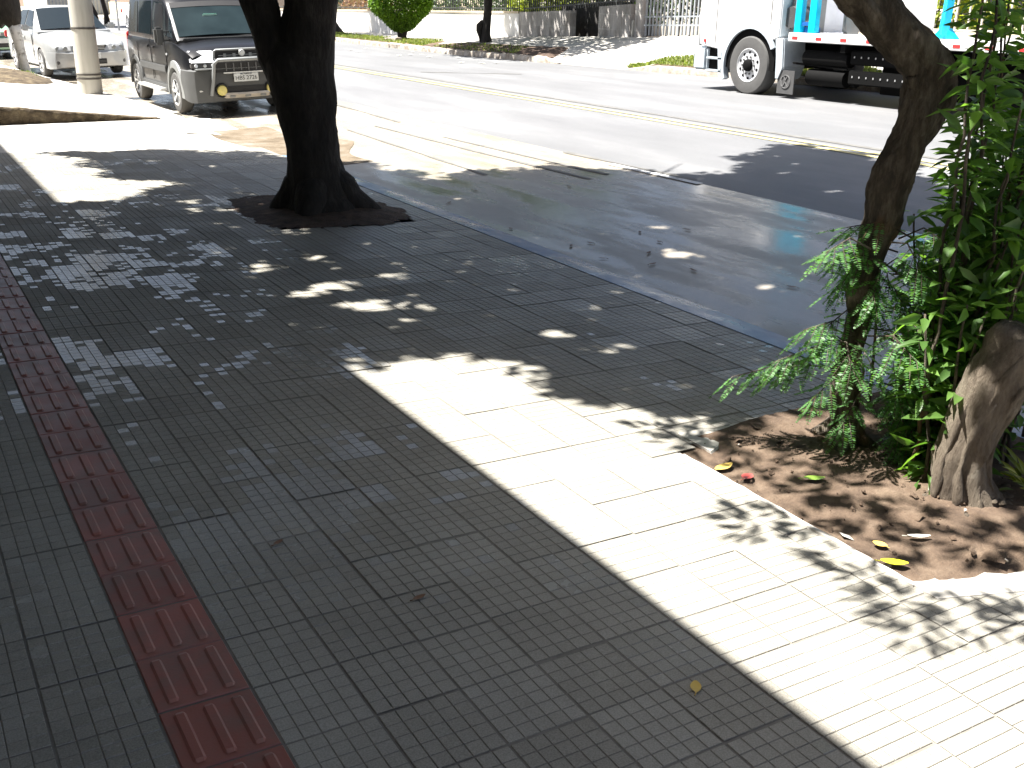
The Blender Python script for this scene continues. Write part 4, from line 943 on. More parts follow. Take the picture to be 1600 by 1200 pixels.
def wheel(t, x, y, r, w, sgn, rimr, mat_rim='alloy', spokes=6, tyre='tyre_grey'):
    mb = MB(); o = sgn
    prof = [(-w / 2, rimr), (-w / 2, r * .90), (-w * .38, r * .985), (-w * .2, r), (w * .2, r), (w * .38, r * .985), (w / 2, r * .92), (w * .52, (r + rimr) / 2), (w / 2, rimr), (w * .3, rimr * .97), (-w / 2, rimr)]
    mb.lathe([(a * o, b) for a, b in prof], 'x', (0, 0, 0), 40); ty = mb.build('wheel', tyre, t, smooth=True); ty.location = (x, y, r)
    rb = MB(); rb.lathe([(w * .48 * o, rimr), (w * .40 * o, rimr * .93), (w * .1 * o, rimr * .85), (w * .08 * o, .002)], 'x', (0, 0, 0), 40, mi=1)
    rb.lathe([(w * .5 * o, rimr * 1.0), (w * .52 * o, rimr * .96), (w * .40 * o, rimr * .90)], 'x', (0, 0, 0), 40)
    for k in range(spokes):
        a = 2 * math.pi * k / spokes + .2; d = Vector((0, math.cos(a), math.sin(a)))
        rb.bar(Vector((w * .34 * o, 0, 0)) + d * rimr * .15, Vector((w * .42 * o, 0, 0)) + d * rimr * .94, rimr * .24, .03)
    rb.lathe([(w * .42 * o, .002), (w * .42 * o, rimr * .2), (w * .3 * o, rimr * .26)], 'x', (0, 0, 0), 24)
    rb.build('rim', [mat_rim, 'lamp_dark'], ty, smooth=True); return ty
def mirror_part(t, x, y, z, sgn, mat, sx=.17, sz=.20, armz=(0,)):
    mb = MB(); mb.box((x + sgn * .15, y, z), (sx, .13, sz)); o = mb.build('mirror', mat, t, bevel=.035, smooth=True)
    ar = MB()
    for dz in armz: ar.bar((x - sgn * .02, y + .02, z + dz), (x + sgn * .08, y, z + dz), .03)
    split_build(ar, 'mirror_arm', mat, o, smooth=True)

def black_van():
    t = empty('parked_van', (0, 0, 0), 'black tall van with grey plastic cladding parked at the kerb behind the forked tree', 'van')
    st = [(-.79, .70, .40, .80, .02), (-.76, .79, .36, .92, .03), (-.66, .835, .33, .985, .04), (-.45, .85, .31, 1.03, .05), (-.05, .855, .30, 1.10, .05), (.3, .858, .30, 1.12, .03), (1.4, .86, .30, 1.12, .02), (2.6, .86, .30, 1.13, .02), (3.2, .85, .32, 1.13, .02), (3.33, .80, .40, 1.12, .01)]
    mb = MB(); mb.loft([body_ring(*q) for q in st]); body = mb.build('body', 'van_paint', t, smooth=True); boolean_arches(body, [(0, .33), (2.66, .33)], .86, .385)
    cb = Cabin([(-.10, 1.10, .80, 1.125, .77), (.25, 1.11, .815, 1.36, .75), (.62, 1.12, .82, 1.665, .715), (.80, 1.12, .82, 1.765, .71), (1.6, 1.12, .82, 1.82, .71), (2.9, 1.13, .82, 1.80, .71), (3.16, 1.13, .81, 1.74, .70), (3.30, 1.13, .79, 1.20, .76)])
    cb.shell().build('roof', 'van_paint', t, smooth=True)
    ws = screen(-.035, 1.17, .735, .60, 1.665, .665, .040, .03); g = ws.build('windscreen', 'windscreen', t, smooth='all')
    # sun strip, mirror, dash papers seen behind the screen sit on its surface as separate small parts
    screen(.50, 1.588, .675, .60, 1.667, .666, .045, .03).build('sun_strip', 'black_plastic', t, smooth='all')
    mm = MB(); mm.box((-.10, .30, 1.475), (.24, .02, .065)); mm.build('rear_view_mirror', 'dash_green', t, bevel=.015)
    wp = MB(); wp.tube([(-.60, -.03, 1.17), (-.1, -.055, 1.165), (.10, .03, 1.23)], .011, 6); wp.tube([(-.05, -.05, 1.165), (.5, -.06, 1.165), (.66, .0, 1.21)], .011, 6); split_build(wp, 'wiper', 'black_plastic', t)
    cw = MB(); cw.box((0, -.085, 1.14), (1.38, .10, .035)); cw.build('scuttle', 'cladding_grey', t, bevel=.01)
    for s in (-1, 1):
        cb.side([(.12, 1.16), (.40, 1.17), (.40, 1.46), (.36, 1.44)], s).build('quarter_glass', 'glass_dark', t)
        cb.side([(.46, 1.17), (1.36, 1.17), (1.36, 1.70), (.80, 1.69), (.62, 1.60)], s).build('window', 'glass_dark', t)
        cb.side([(1.46, 1.17), (2.34, 1.17), (2.34, 1.70), (1.46, 1.71)], s).build('window', 'glass_dark', t)
        cb.side([(2.44, 1.17), (3.0, 1.17), (3.02, 1.66), (2.44, 1.69)], s).build('window', 'glass_dark', t)
        # door lines and handles
        dr = MB(); dr.box((s * .862, .43, .78), (.008, .012, .66)); dr.box((s * .864, 1.41, .78), (.008, .012, .66)); dr.box((s * .864, 2.36, .78), (.008, .012, .5)); split_build(dr, 'door_seam', 'black_plastic', t)
        for y in (1.22, 1.62):
            h = MB(); h.box((s * .872, y, .98), (.03, .17, .035)); h.build('handle', 'black_plastic', t, bevel=.01)
        mo = MB(); mo.box((s * .872, 1.35, .66), (.03, 1.75, .12)); mo.build('side_moulding', 'cladding_grey', t, bevel=.012)
        sl = MB(); sl.box((s * .85, 1.33, .36), (.06, 1.84, .13)); sl.build('sill', 'cladding_grey', t, bevel=.02)
        sp = MB(); sp.box((s * .915, 1.33, .33), (.16, 1.55, .045)); sp.build('side_step', 'bright_trim', t, bevel=.015)
        for y in (0, 2.66):                                     # flares
            fl = MB(); rings = []
            for k in range(25):
                a = math.radians(-8 + 196 * k / 24); c, sn = math.cos(a), math.sin(a)
                f = lambda r, x: (s * x, y + r * c, .33 + r * sn)
                ro = .49 if y == 0 else .46
                rings.append([f(.383, .80), f(.383, .885), f(.41, .892), f(ro, .872), f(ro + .01, .84)])
            fl.loft(rings, cap=True); fl.build('wheel_arch', 'cladding_grey' if y else 'trim_grey', t, smooth=True)
        wheel(t, s * .775, 0, .325, .20, s, .21); wheel(t, s * .775, 2.66, .325, .20, s, .21)
        mirror_part(t, s * .82, .28, 1.19, s, 'cladding_grey', .15, .27, (.06, -.07))
        ind = MB(); ind.box((s * .862, .36, .90), (.02, .06, .04)); ind.build('indicator', 'lamp_glass', t, bevel=.008)
        rr = MB(); rr.tube([(s * .66, .85, 1.79), (s * .66, 1.0, 1.86), (s * .66, 2.8, 1.88), (s * .66, 2.95, 1.80)], .018, 8); rr.build('roof_rail', 'trim_grey', t, smooth=True)
        # lamps: tall clear upper lens over a dark strip of lenses
        hl = MB(); rings = []
        for f in (0, .5, 1):
            x0, x1 = s * (.42 + .0 * f), s * (.80 - .015 * f); y0, y1 = -.875 + .15 * f, -.80 + .20 * f; z = .815 + .175 * f
            rings.append([(x0, y0, z), ((x0 + x1) / 2, (y0 + y1) / 2 - .03, z), (x1, y1, z), (x1, y1 + .15, z), (x0, y0 + .15, z)])
        hl.loft(rings); hl.build('headlight', 'lamp_glass', t, bevel=.012, smooth=True)
        hd = MB(); hd.prism([(s * .42, -.885), (s * .80, -.81), (s * .80, -.6), (s * .42, -.6)], 'z', .738, .81); ho = hd.build('headlight', 'lamp_dark', t, bevel=.01)
        for k, xx in enumerate((.48, .60, .73)):
            q = MB(); q.lathe([(-.02, .002), (-.015, .026), (.02, .030)], 'y', (s * xx, -.88 + .075 * (xx - .42) / .38, .774), 16); q.build('lens', 'lamp_glass' if k != 1 else 'bright_trim', ho, smooth=True)
        fg = MB(); fg.lathe([(-.03, .002), (-.022, .07), (0, .082)], 'y', (s * .40, -.95, .40), 24); fo = fg.build('fog_lamp', 'fog_yellow', t, smooth=True)
        fr = MB(); fr.lathe([(-.01, .085), (-.02, .10), (.03, .115)], 'y', (s * .40, -.945, .40), 24); fr.build('lamp_bezel', 'black_plastic', fo, smooth=True)
        tl = MB(); tl.box((s * .77, 3.30, .95), (.10, .10, .42)); tl.build('tail_light', 'tail_red', t, bevel=.02)
        vt = MB(); vt.box((s * .66, -.895, .40), (.16, .02, .025)); vt.build('bumper_slot', 'bright_trim', t, bevel=.006)
    # bumper wrapped round the nose
    bp = MB(); rings = []
    for y, w, z0, z1 in ((-.93, .50, .26, .68), (-.92, .64, .235, .70), (-.87, .78, .22, .715), (-.76, .85, .22, .72), (-.6, .868, .24, .72), (-.40, .872, .27, .72)):
        rings.append([(-w, y, z0), (-w - .01, y, (z0 + z1) / 2), (-w, y, z1 - .02), (-w + .05, y, z1), (w - .05, y, z1), (w, y, z1 - .02), (w + .01, y, (z0 + z1) / 2), (w, y, z0)])
    bp.loft(rings); bump = bp.build('bumper', 'cladding_grey', t, smooth=True); boolean_arches(bump, [(0, .33)], .9, .39)
    lip = MB(); lip.box((0, -.85, .725), (1.52, .20, .02)); lip.build('bumper_top', 'trim_grey', t, bevel=.008)
    gr = MB(); gr.box((0, -.80, .925), (.84, .06, .15)); go = gr.build('grille', 'black_plastic', t)
    gf = MB(); gf.tube([(-.45, -.835, .86), (-.43, -.835, .985), (-.40, -.835, 1.0), (.40, -.835, 1.0), (.43, -.835, .985), (.45, -.835, .86)], .018, 8); gf.build('grille_frame', 'trim_grey', go, smooth=True)
    gb = MB()
    for z in (.915, .885): gb.box((0, -.838, z), (.74, .012, .012))
    for x in (-.27, -.12, .14, .27): gb.box((x, -.842, .915), (.045, .014, .055))
    split_build(gb, 'grille_bar', 'trim_grey', go)
    em = MB(); em.lathe([(-.02, .002), (-.018, .045), (.0, .055)], 'y', (.0, -.852, .945), 24); em.build('emblem', 'bright_trim', go, smooth=True)
    # bull bar: wide silver frame with a dark mesh inside
    bb = MB(); bb.tube([(-.575, -.955, .33), (-.53, -.975, .55), (-.495, -.985, .80), (-.43, -.985, .858), (.43, -.985, .858), (.495, -.985, .80), (.53, -.975, .55), (.575, -.955, .33)], .028, 10); bb.build('bull_bar', 'trim_grey', t, smooth=True)
    ig = MB(); ig.box((0, -.925, .745), (.92, .04, .15)); io = ig.build('lower_grille', 'black_plastic', t)
    ib = MB()
    for x in (-.3, -.18, -.06, .06, .18, .3): ib.box((x, -.95, .745), (.02, .012, .12))
    split_build(ib, 'grille_bar', 'lamp_dark', io)
    ct = MB(); ct.box((0, -.955, .66), (.70, .02, .018)); ct.build('trim_strip', 'bright_trim', t)
    pl = MB(); pl.box((0, -.965, .583), (.40, .012, .13)); po = pl.build('number_plate', 'plate_white', t, bevel=.006)
    text_mesh('plate_text', 'HBS 2726', .088, 'plate_ink', po, facing_front((0, -.9725, .573)))
    text_mesh('plate_text', 'BELO HORIZONTE', .022, 'plate_ink', po, facing_front((0, -.9725, .632)))
    lo = MB(); lo.box((0, -.925, .40), (.62, .03, .10)); lo.build('air_intake', 'black_plastic', t)
    sk = MB(); rings = []
    for x, y, z in ((-.46, -.93, .36), (-.34, -.965, .325), (0, -.975, .32), (.34, -.965, .325), (.46, -.93, .36)):
        rings.append([(x, y, z + .035), (x, y - .012, z + .005), (x, y + .03, z - .05), (x, y + .14, z - .05), (x, y + .14, z + .035)])
    sk.loft(rings); so_ = sk.build('sump_guard', 'sump_plate', t, smooth=True)
    ck = MB()
    for x in (-.25, 0, .25): ck.box((x, -.972, .302), (.09, .03, .035))
    split_build(ck, 'guard_slot', 'machine_grey', so_, bevel=.006)
    un = MB(); un.box((0, 1.3, .30), (1.5, 3.6, .12)); un.build('underbody', 'chassis_black', t)
    t.location = (5.24, 17.68, -.165); t.rotation_euler = (0, math.radians(-2.0), math.radians(.6)); return t
black_van()

def saloon(label, paint, loc, rz, group=None, name='parked_car', tilt=-1.5):
    t = empty(name, (0, 0, 0), label, 'car', group)
    st = [(-.88, .62, .30, .60, .02), (-.86, .70, .24, .66, .02), (-.78, .78, .21, .715, .03), (-.6, .83, .20, .77, .05), (-.2, .848, .20, .855, .06), (.3, .852, .20, .93, .05), (.6, .852, .20, .95, .02), (2.0, .852, .20, .96, .02), (2.7, .85, .21, .985, .04), (3.2, .83, .22, .985, .04), (3.5, .78, .26, .95, .03), (3.62, .68, .36, .88, .02)]
    mb = MB(); mb.loft([body_ring(*q, .95) for q in st]); b = mb.build('body', paint, t, smooth=True); boolean_arches(b, [(0, .30), (2.6, .30)], .85, .335)
    cb = Cabin([(.18, .935, .79, .95, .76), (.6, .945, .80, 1.13, .70), (1.02, .95, .80, 1.385, .60), (1.3, .95, .80, 1.45, .59), (1.9, .955, .80, 1.45, .59), (2.25, .96, .80, 1.39, .60), (2.65, .97, .79, 1.08, .70), (2.9, .98, .77, 1.0, .74)])
    cb.shell().build('roof', paint, t, smooth=True)
    screen(.235, .975, .715, 1.0, 1.40, .575, .045, .03).build('windscreen', 'glass_dark', t, smooth='all')
    screen(2.84, 1.03, .70, 2.28, 1.375, .57, .04, .03).build('rear_window', 'glass_dark', t, smooth='all')
    for s in (-1, 1):
        cb.side([(.66, .985), (1.42, .985), (1.42, 1.385), (1.05, 1.365)], s).build('window', 'glass_dark', t)
        cb.side([(1.50, .985), (2.22, .99), (2.22, 1.32), (2.1, 1.37), (1.50, 1.385)], s).build('window', 'glass_dark', t)
        sm = MB(); sm.box((s * .853, .58, .62), (.008, .010, .56)); sm.box((s * .855, 1.46, .62), (.008, .010, .60)); split_build(sm, 'door_seam', 'black_plastic', t)
        for y in (1.30, 2.1):
            h = MB(); h.box((s * .858, y, .82), (.03, .16, .03)); h.build('handle', paint, t, bevel=.008)
        mo = MB(); mo.box((s * .858, 1.35, .52), (.022, 1.6, .06)); mo.build('side_moulding', paint, t, bevel=.01)
        wheel(t, s * .765, 0, .30, .185, s, .20, spokes=7); wheel(t, s * .765, 2.6, .30, .185, s, .20, spokes=7)
        mirror_part(t, s * .80, .62, 1.03, s, paint, .18, .13)
        hl = MB(); rings = []
        for f, z in ((0, .565), (.5, .63), (1, .69)):
            rings.append([(s * .40, -.895 + .02 * f, z + .01), (s * .60, -.88 + .05 * f, z), (s * .80, -.72 + .10 * f, z + .025 * f), (s * .80, -.5, z + .03 * f), (s * .40, -.6, z)])
        hl.loft(rings); ho = hl.build('headlight', 'lamp_glass', t, bevel=.01, smooth=True)
        for xx, yy in ((.52, -.905), (.67, -.855)):
            q = MB(); q.lathe([(-.015, .002), (-.01, .042), (.03, .05)], 'y', (s * xx, yy + .01, .625), 18); q.build('lens', 'trim_grey', ho, smooth=True)
        fg = MB(); fg.box((s * .60, -.90, .335), (.26, .03, .075)); fg.build('fog_lamp', 'lamp_dark', t, bevel=.01)
        tl = MB(); tl.box((s * .70, 3.56, .80), (.24, .10, .16)); tl.build('tail_light', 'tail_red', t, bevel=.02)
    bp = MB(); rings = []
    for y, w, z0, z1 in ((-.955, .46, .27, .52), (-.945, .60, .24, .535), (-.88, .75, .21, .545), (-.72, .845, .20, .55), (-.45, .862, .21, .55)):
        rings.append([(-w, y, z0), (-w - .006, y, (z0 + z1) / 2), (-w + .02, y, z1), (w - .02, y, z1), (w + .006, y, (z0 + z1) / 2), (w, y, z0)])
    bp.loft(rings); bo = bp.build('bumper', paint, t, smooth=True); boolean_arches(bo, [(0, .30)], .9, .34)
    gr = MB(); gr.prism([(-.36, .68), (.36, .68), (.30, .575), (-.30, .575)], 'y', -.905, -.80); go = gr.build('grille', 'black_plastic', t)
    gb = MB()
    for z in (.60, .63, .66): gb.box((0, -.91, z), (.62, .015, .010))
    split_build(gb, 'grille_bar', 'bright_trim', go)
    em = MB(); em.lathe([(-.016, .02), (-.016, .04), (0, .045)], 'y', (0, -.915, .635), 20); em.build('emblem', 'bright_trim', go, smooth=True)
    li = MB(); li.box((0, -.955, .34), (.62, .02, .11)); lo = li.build('lower_grille', 'black_plastic', t)
    lb = MB()
    for z in (.325, .355): lb.box((0, -.97, z), (.60, .012, .012))
    split_build(lb, 'grille_bar', 'lamp_dark', lo)
    pl = MB(); pl.box((0, -.968, .46), (.40, .012, .13)); pl.build('number_plate', 'plate_white', t, bevel=.006)
    un = MB(); un.box((0, 1.35, .22), (1.5, 3.7, .10)); un.build('underbody', 'chassis_black', t)
    t.location = loc; t.rotation_euler = (0, math.radians(tilt), rz); return t
saloon('silver-white saloon car parked behind the concrete pole, facing the camera', 'silver_paint', (4.36, 26.15, -.145), math.radians(5))
saloon('pale green car at the left edge of the photo, half hidden by a whitewashed tree', 'pale_green_paint', (3.42, 34.3, -.15), math.radians(5))
saloon('white car far up the street beyond the silver saloon roof', 'white_paint_truck', (7.0, 88, -.05), math.radians(5))
saloon('white car just showing past the rear left corner of the black van', 'white_paint_truck', (11.95, 50, .03), math.radians(4))

def truck():
    t = empty('flatbed_truck', (0, 0, 0), 'white cab flatbed truck with cyan posts parked across the street', 'truck')
    X = 13.4; G = .11; W2 = 2.42; XC = X + W2 / 2
    # cab: side profile with the wheel arch, closed box behind it
    yw, zw, ra = 14.10, G + .50, .66
    prof = [(13.42, 2.9), (13.42, .98), (13.44, .95)]
    arch = [(yw + ra * math.cos(a), zw + ra * math.sin(a)) for a in [math.radians(140 - 150 * k / 16) for k in range(17)]]
    arch = [p for p in arch if p[0] > 13.50]
    prof = [(13.42, 2.9), (13.42, 1.10), (13.52, 1.06)] + arch + [(14.80, .60), (14.88, .84), (15.42, .90), (15.50, 1.3), (15.46, 1.9), (15.30, 2.9)]
    mb = MB(); mb.prism(prof, 'x', X, X + W2); cab = mb.build('cab', 'white_paint_truck', t, bevel=.03, smooth=True)
    for xx, s in ((X - .006, -1), (X + W2 + .006, 1)):
        w = MB(); w.prism([(13.75, 1.95), (15.15, 1.88), (15.22, 2.6), (13.75, 2.6)], 'x', xx - .01, xx + .01); w.build('window', 'glass_dark', t)
        d = MB(); d.span((xx - .004, 13.64, 1.30), (xx + .004, 13.655, 2.7)); d.span((xx - .004, 15.0, .92), (xx + .004, 15.012, 1.9)); split_build(d, 'door_seam', 'machine_grey', t)
        h = MB(); h.span((xx - .02, 13.72, 1.78), (xx + .01, 13.90, 1.83)); h.build('handle', 'black_plastic', t, bevel=.01)
    ws = MB(); ws.add([(X + .12, 15.49, 1.75), (X + W2 - .12, 15.49, 1.75), (X + W2 - .16, 15.34, 2.75), (X + .16, 15.34, 2.75)], [(0, 1, 2, 3)]); ws.build('windscreen', 'glass_dark', t)
    # arch lip, light grey, and the rear quarter of the mudguard
    for sx in (X - .03, X + W2 - .09):
        lp = MB(); rings = []
        for k in range(21):
            a = math.radians(152 - 176 * k / 20); c, s_ = math.cos(a), math.sin(a)
            rings.append([(sx + xx, yw + r * c, zw + r * s_) for r, xx in ((ra - .05, 0), (ra - .05, .12), (ra + .03, .12), (ra + .03, 0.01))])
        lp.loft(rings); lp.build('wheel_arch', 'truck_grey', t, smooth=True)
    mg = MB(); mg.prism([(13.50, 1.08), (13.28, 1.10), (13.24, .62), (13.33, .42), (13.42, .42), (13.45, .80)], 'x', X - .02, X + .50); mg.build('mudguard', 'truck_grey', t, bevel=.02)
    ib = MB(); ib.span((X + .02, 13.5, .55), (X + .55, 14.7, 1.30)); ibo = ib.build('wheel_housing', 'chassis_black', t)
    # bumper with the step well
    bp = MB(); bp.span((X - .01, 15.22, .46), (X + W2, 15.58, .88)); bp.build('bumper', 'truck_grey', t, bevel=.04)
    sw = MB(); sw.span((X + .08, 14.80, .46), (X + .4, 15.22, .9)); swo = sw.build('step_well', 'chassis_black', t)
    for z in (.44, .66):
        s_ = MB(); s_.span((X - .01, 14.78, z), (X + .3, 15.22, z + .045)); s_.build('step', 'truck_grey', swo, bevel=.01)
    wp = MB(); wp.prism([(14.80, .44), (14.86, .44), (14.92, .86), (14.80, .86)], 'x', X - .01, X + .3); wp.build('step_side', 'truck_grey', swo)
    mk = MB(); mk.lathe([(-.012, .002), (-.01, .03), (.01, .033)], 'x', (X - .005, 15.28, .98), 16); mk.build('side_marker', 'marker_red', t)
    # wheels
    def twheel(x, y, s, w=.29):
        r, rr = .50, .285; mb = MB()
        prof = [(-w / 2, rr), (-w / 2, r * .92), (-w * .4, r * .985), (-w * .2, r), (w * .2, r), (w * .4, r * .985), (w / 2, r * .93), (w * .53, r * .75), (w / 2, rr), (-w / 2, rr)]
        mb.lathe([(a * s, b) for a, b in prof], 'x', (0, 0, 0), 48); ty = mb.build('wheel', 'tyre_grey', t, smooth=True); ty.location = (x, y, G + r)
        rb = MB(); o = s
        rb.lathe([(w * .5 * o, rr), (w * .52 * o, rr * .97), (w * .47 * o, rr * .92), (w * .42 * o, rr * .80), (w * .44 * o, rr * .70), (w * .47 * o, rr * .60), (w * .46 * o, rr * .42), (w * .46 * o, rr * .40), (w * .46 * o, rr * .36)], 'x', (0, 0, 0), 48)
        rim = rb.build('rim', 'truck_rim', ty, smooth=True)
        hb = MB(); hb.lathe([(w * .30 * o, rr * .40), (w * .62 * o, rr * .34), (w * .70 * o, rr * .22), (w * .70 * o, .002)], 'x', (0, 0, 0), 24)
        hb.build('hub', 'chassis_black', ty, smooth=True)
        nb = MB()
        for k in range(10):
            a = 2 * math.pi * k / 10; nb.lathe([(w * .44 * o, .017), (w * .54 * o, .017), (w * .54 * o, .001)], 'x', (0, math.cos(a) * rr * .52, math.sin(a) * rr * .52), 8, 0)
        split_build(nb, 'wheel_nut', 'lamp_dark', ty)
        hl = MB()
        for k in range(10):
            a = 2 * math.pi * (k + .5) / 10; hl.lathe([(w * .43 * o, .026), (w * .455 * o, .024), (w * .455 * o, .001)], 'x', (0, math.cos(a) * rr * .76, math.sin(a) * rr * .76), 12, 0)
        split_build(hl, 'vent_hole', 'chassis_black', ty)
    twheel(X + .14, yw, -1); twheel(X + W2 - .14, yw, 1)
    for y in (5.9,):
        twheel(X + .12, y, -1); twheel(X + .45, y, -1); twheel(X + W2 - .12, y, 1); twheel(X + W2 - .45, y, 1)
    # mud flap with the ring emblem
    fl = MB(); fl.span((X + .0, 12.98, .20), (X + .02, 13.36, .58)); fo = fl.build('mud_flap', 'flap_black', t)
    em = MB(); c = Vector((X - .006, 13.17, .40)); n = 32
    for k in range(n):
        a0, a1 = 2 * math.pi * k / n, 2 * math.pi * (k + 1) / n
        em.bar(c + Vector((0, math.cos(a0), math.sin(a0))) * .105, c + Vector((0, math.cos(a1), math.sin(a1))) * .105, .014, .012)
    for pts in (((.045, .095), (0, .015), (-.045, .095)), ((.095, .03), (.055, -.085), (0, .0), (-.055, -.085), (-.095, .03))):
        for p, q in zip(pts[:-1], pts[1:]): em.bar(c + Vector((0, p[0], p[1])), c + Vector((0, q[0], q[1])), .014, .012)
    em.build('emblem', 'emblem_grey', fo)
    # bed
    bd = MB(); bd.span((X + .0, 3.6, 1.045), (X + W2, 13.22, 1.19)); bd.build('bed', 'white_paint_truck', t, bevel=.012)
    for k in range(19):
        m = MB(); y = 13.12 - k * .52; m.span((X - .006, y - .12, 1.085), (X + .004, y, 1.13)); m.build('reflector', 'marker_red', t)
        if k < 18:
            m = MB(); m.span((X - .005, y - .47, 1.088), (X + .004, y - .17, 1.127)); m.build('reflector', 'marker_white', t)
    ch = MB(); ch.span((X + .65, 3.8, .72), (X + .82, 14.9, 1.0)); ch.span((X + W2 - .82, 3.8, .72), (X + W2 - .65, 14.9, 1.0))
    for y in (5, 6.5, 8, 10.5, 12): ch.span((X + .05, y, .92), (X + W2 - .05, y + .1, 1.04))
    ch.build('chassis', 'chassis_black', t)
    ax = MB(); ax.tube([(X + .2, 5.9, .6), (X + W2 - .2, 5.9, .6)], .09, 12); ax.tube([(X + .2, 14.1, .6), (X + W2 - .2, 14.1, .6)], .07, 12); ax.build('axle', 'chassis_black', t)
    tk = MB(); tk.tube([(X + .22, 12.95, .80), (X + .22, 12.0, .80)], .12, 20); tk.build('air_tank', 'chassis_black', t, smooth=True)
    tk = MB(); tk.tube([(X + .24, 12.85, .50), (X + .24, 12.05, .50)], .13, 20); tk.build('air_tank', 'chassis_black', t, smooth=True)
    for z, y0, y1 in ((.86, 10.1, 11.95), (.56, 10.1, 11.95)):
        gd = MB(); gd.span((X + .12, y0, z - .12), (X + .2, y1, z + .10)); go = gd.build('side_guard', 'chassis_black', t, bevel=.02)
        rv = MB()
        for k in range(13): rv.box((X + .115, y1 - .1 - k * .14, z), (.012, .016, .028))
        split_build(rv, 'rivet', 'rivet', go)
    ft = MB(); ft.span((X + .5, 8.2, .30), (X + 1.4, 11.6, .78)); ft.span((X + .25, 7.6, .45), (X + .9, 8.15, .95)); ft.tube([(X + .3, 11.9, .42), (X + .8, 13.0, .5), (X + .9, 13.4, .75)], .05, 8); ft.tube([(X + .16, 12.0, .66), (X + .16, 13.2, .70)], .02, 6); split_build(ft, 'tool_box', 'chassis_black', t, bevel=.01)
    # cyan ladder frame behind the cab and the posts further along
    pf = MB(); pf.span((X + .02, 12.98, 1.19), (X + .12, 13.13, 3.0)); pf.build('post', 'cyan_paint', t, bevel=.01)
    pf = MB(); pf.span((X + .02, 12.66, 1.19), (X + .12, 12.82, 3.0)); pf.build('post', 'cyan_paint', t, bevel=.01)
    pf = MB(); pf.span((X + .04, 12.82, 1.30), (X + .10, 12.98, 1.36)); pf.span((X + .04, 12.82, 2.3), (X + .10, 12.98, 2.4)); pf.span((X + .10, 12.66, 1.19), (X + .14, 13.13, 1.28)); split_build(pf, 'cross_bar', 'blue_paint', t)
    pf = MB(); pf.span((X + W2 - .12, 12.66, 1.19), (X + W2 - .02, 13.13, 3.0)); pf.build('post', 'blue_paint', t)
    pf = MB(); pf.bar((X + .3, 10.42, 1.24), (X + .36, 10.38, 3.0), .16, .10); pf.build('post', 'cyan_paint', t, bevel=.008)
    pf = MB(); pf.prism([(10.2, 1.19), (10.62, 1.19), (10.46, 1.34), (10.36, 1.34)], 'x', X + .28, X + .40); pf.build('post_foot', 'cyan_paint', t)
    # machinery and loose gear on the bed front
    mc = MB(); mc.prism([(12.55, 1.19), (12.55, 1.55), (12.40, 1.62), (12.22, 1.58), (11.95, 1.19)], 'x', X + .5, X + 1.1); mc.build('winch_cover', 'machine_grey', t, bevel=.03)
    mc = MB(); mc.tube([(X + .45, 12.2, 1.38), (X + 1.3, 12.2, 1.38)], .16, 18); mc.lathe([(X + .44, .05), (X + .44, .24), (X + .49, .24)], 'x', (0, 12.2, 1.38), 24); mc.build('winch_drum', 'lamp_dark', t, smooth=True)
    mc = MB(); mc.tube([(X + .7, 12.4, 1.6), (X + .7, 12.2, 1.85), (X + .8, 11.9, 1.8), (X + .9, 11.7, 1.4), (X + .9, 11.6, 1.19)], .03, 8); mc.build('hose', 'black_plastic', t, smooth=True)
    mc = MB(); mc.span((X + .2, 13.26, 1.10), (X + .9, 13.40, 2.6)); mc.build('air_intake', 'machine_grey', t, bevel=.03)
    mc = MB(); mc.lathe([(X + .12, .002), (X + .12, .17), (X + .2, .19), (X + .45, .19)], 'x', (0, 13.32, 1.42), 24); mc.build('air_filter', 'lamp_dark', t, smooth=True)
    mc = MB(); mc.span((X + .25, 11.45, 1.19), (X + .8, 11.95, 1.235)); mc.build('plank', 'cap_stone', t)
    mc = MB(); mc.span((X + W2 - .9, 12.0, 1.19), (X + W2 - .3, 12.6, 2.1)); mc.build('hydraulic_box', 'white_paint_truck', t, bevel=.02)
    rebase(t, (XC, 10, G))
truck()

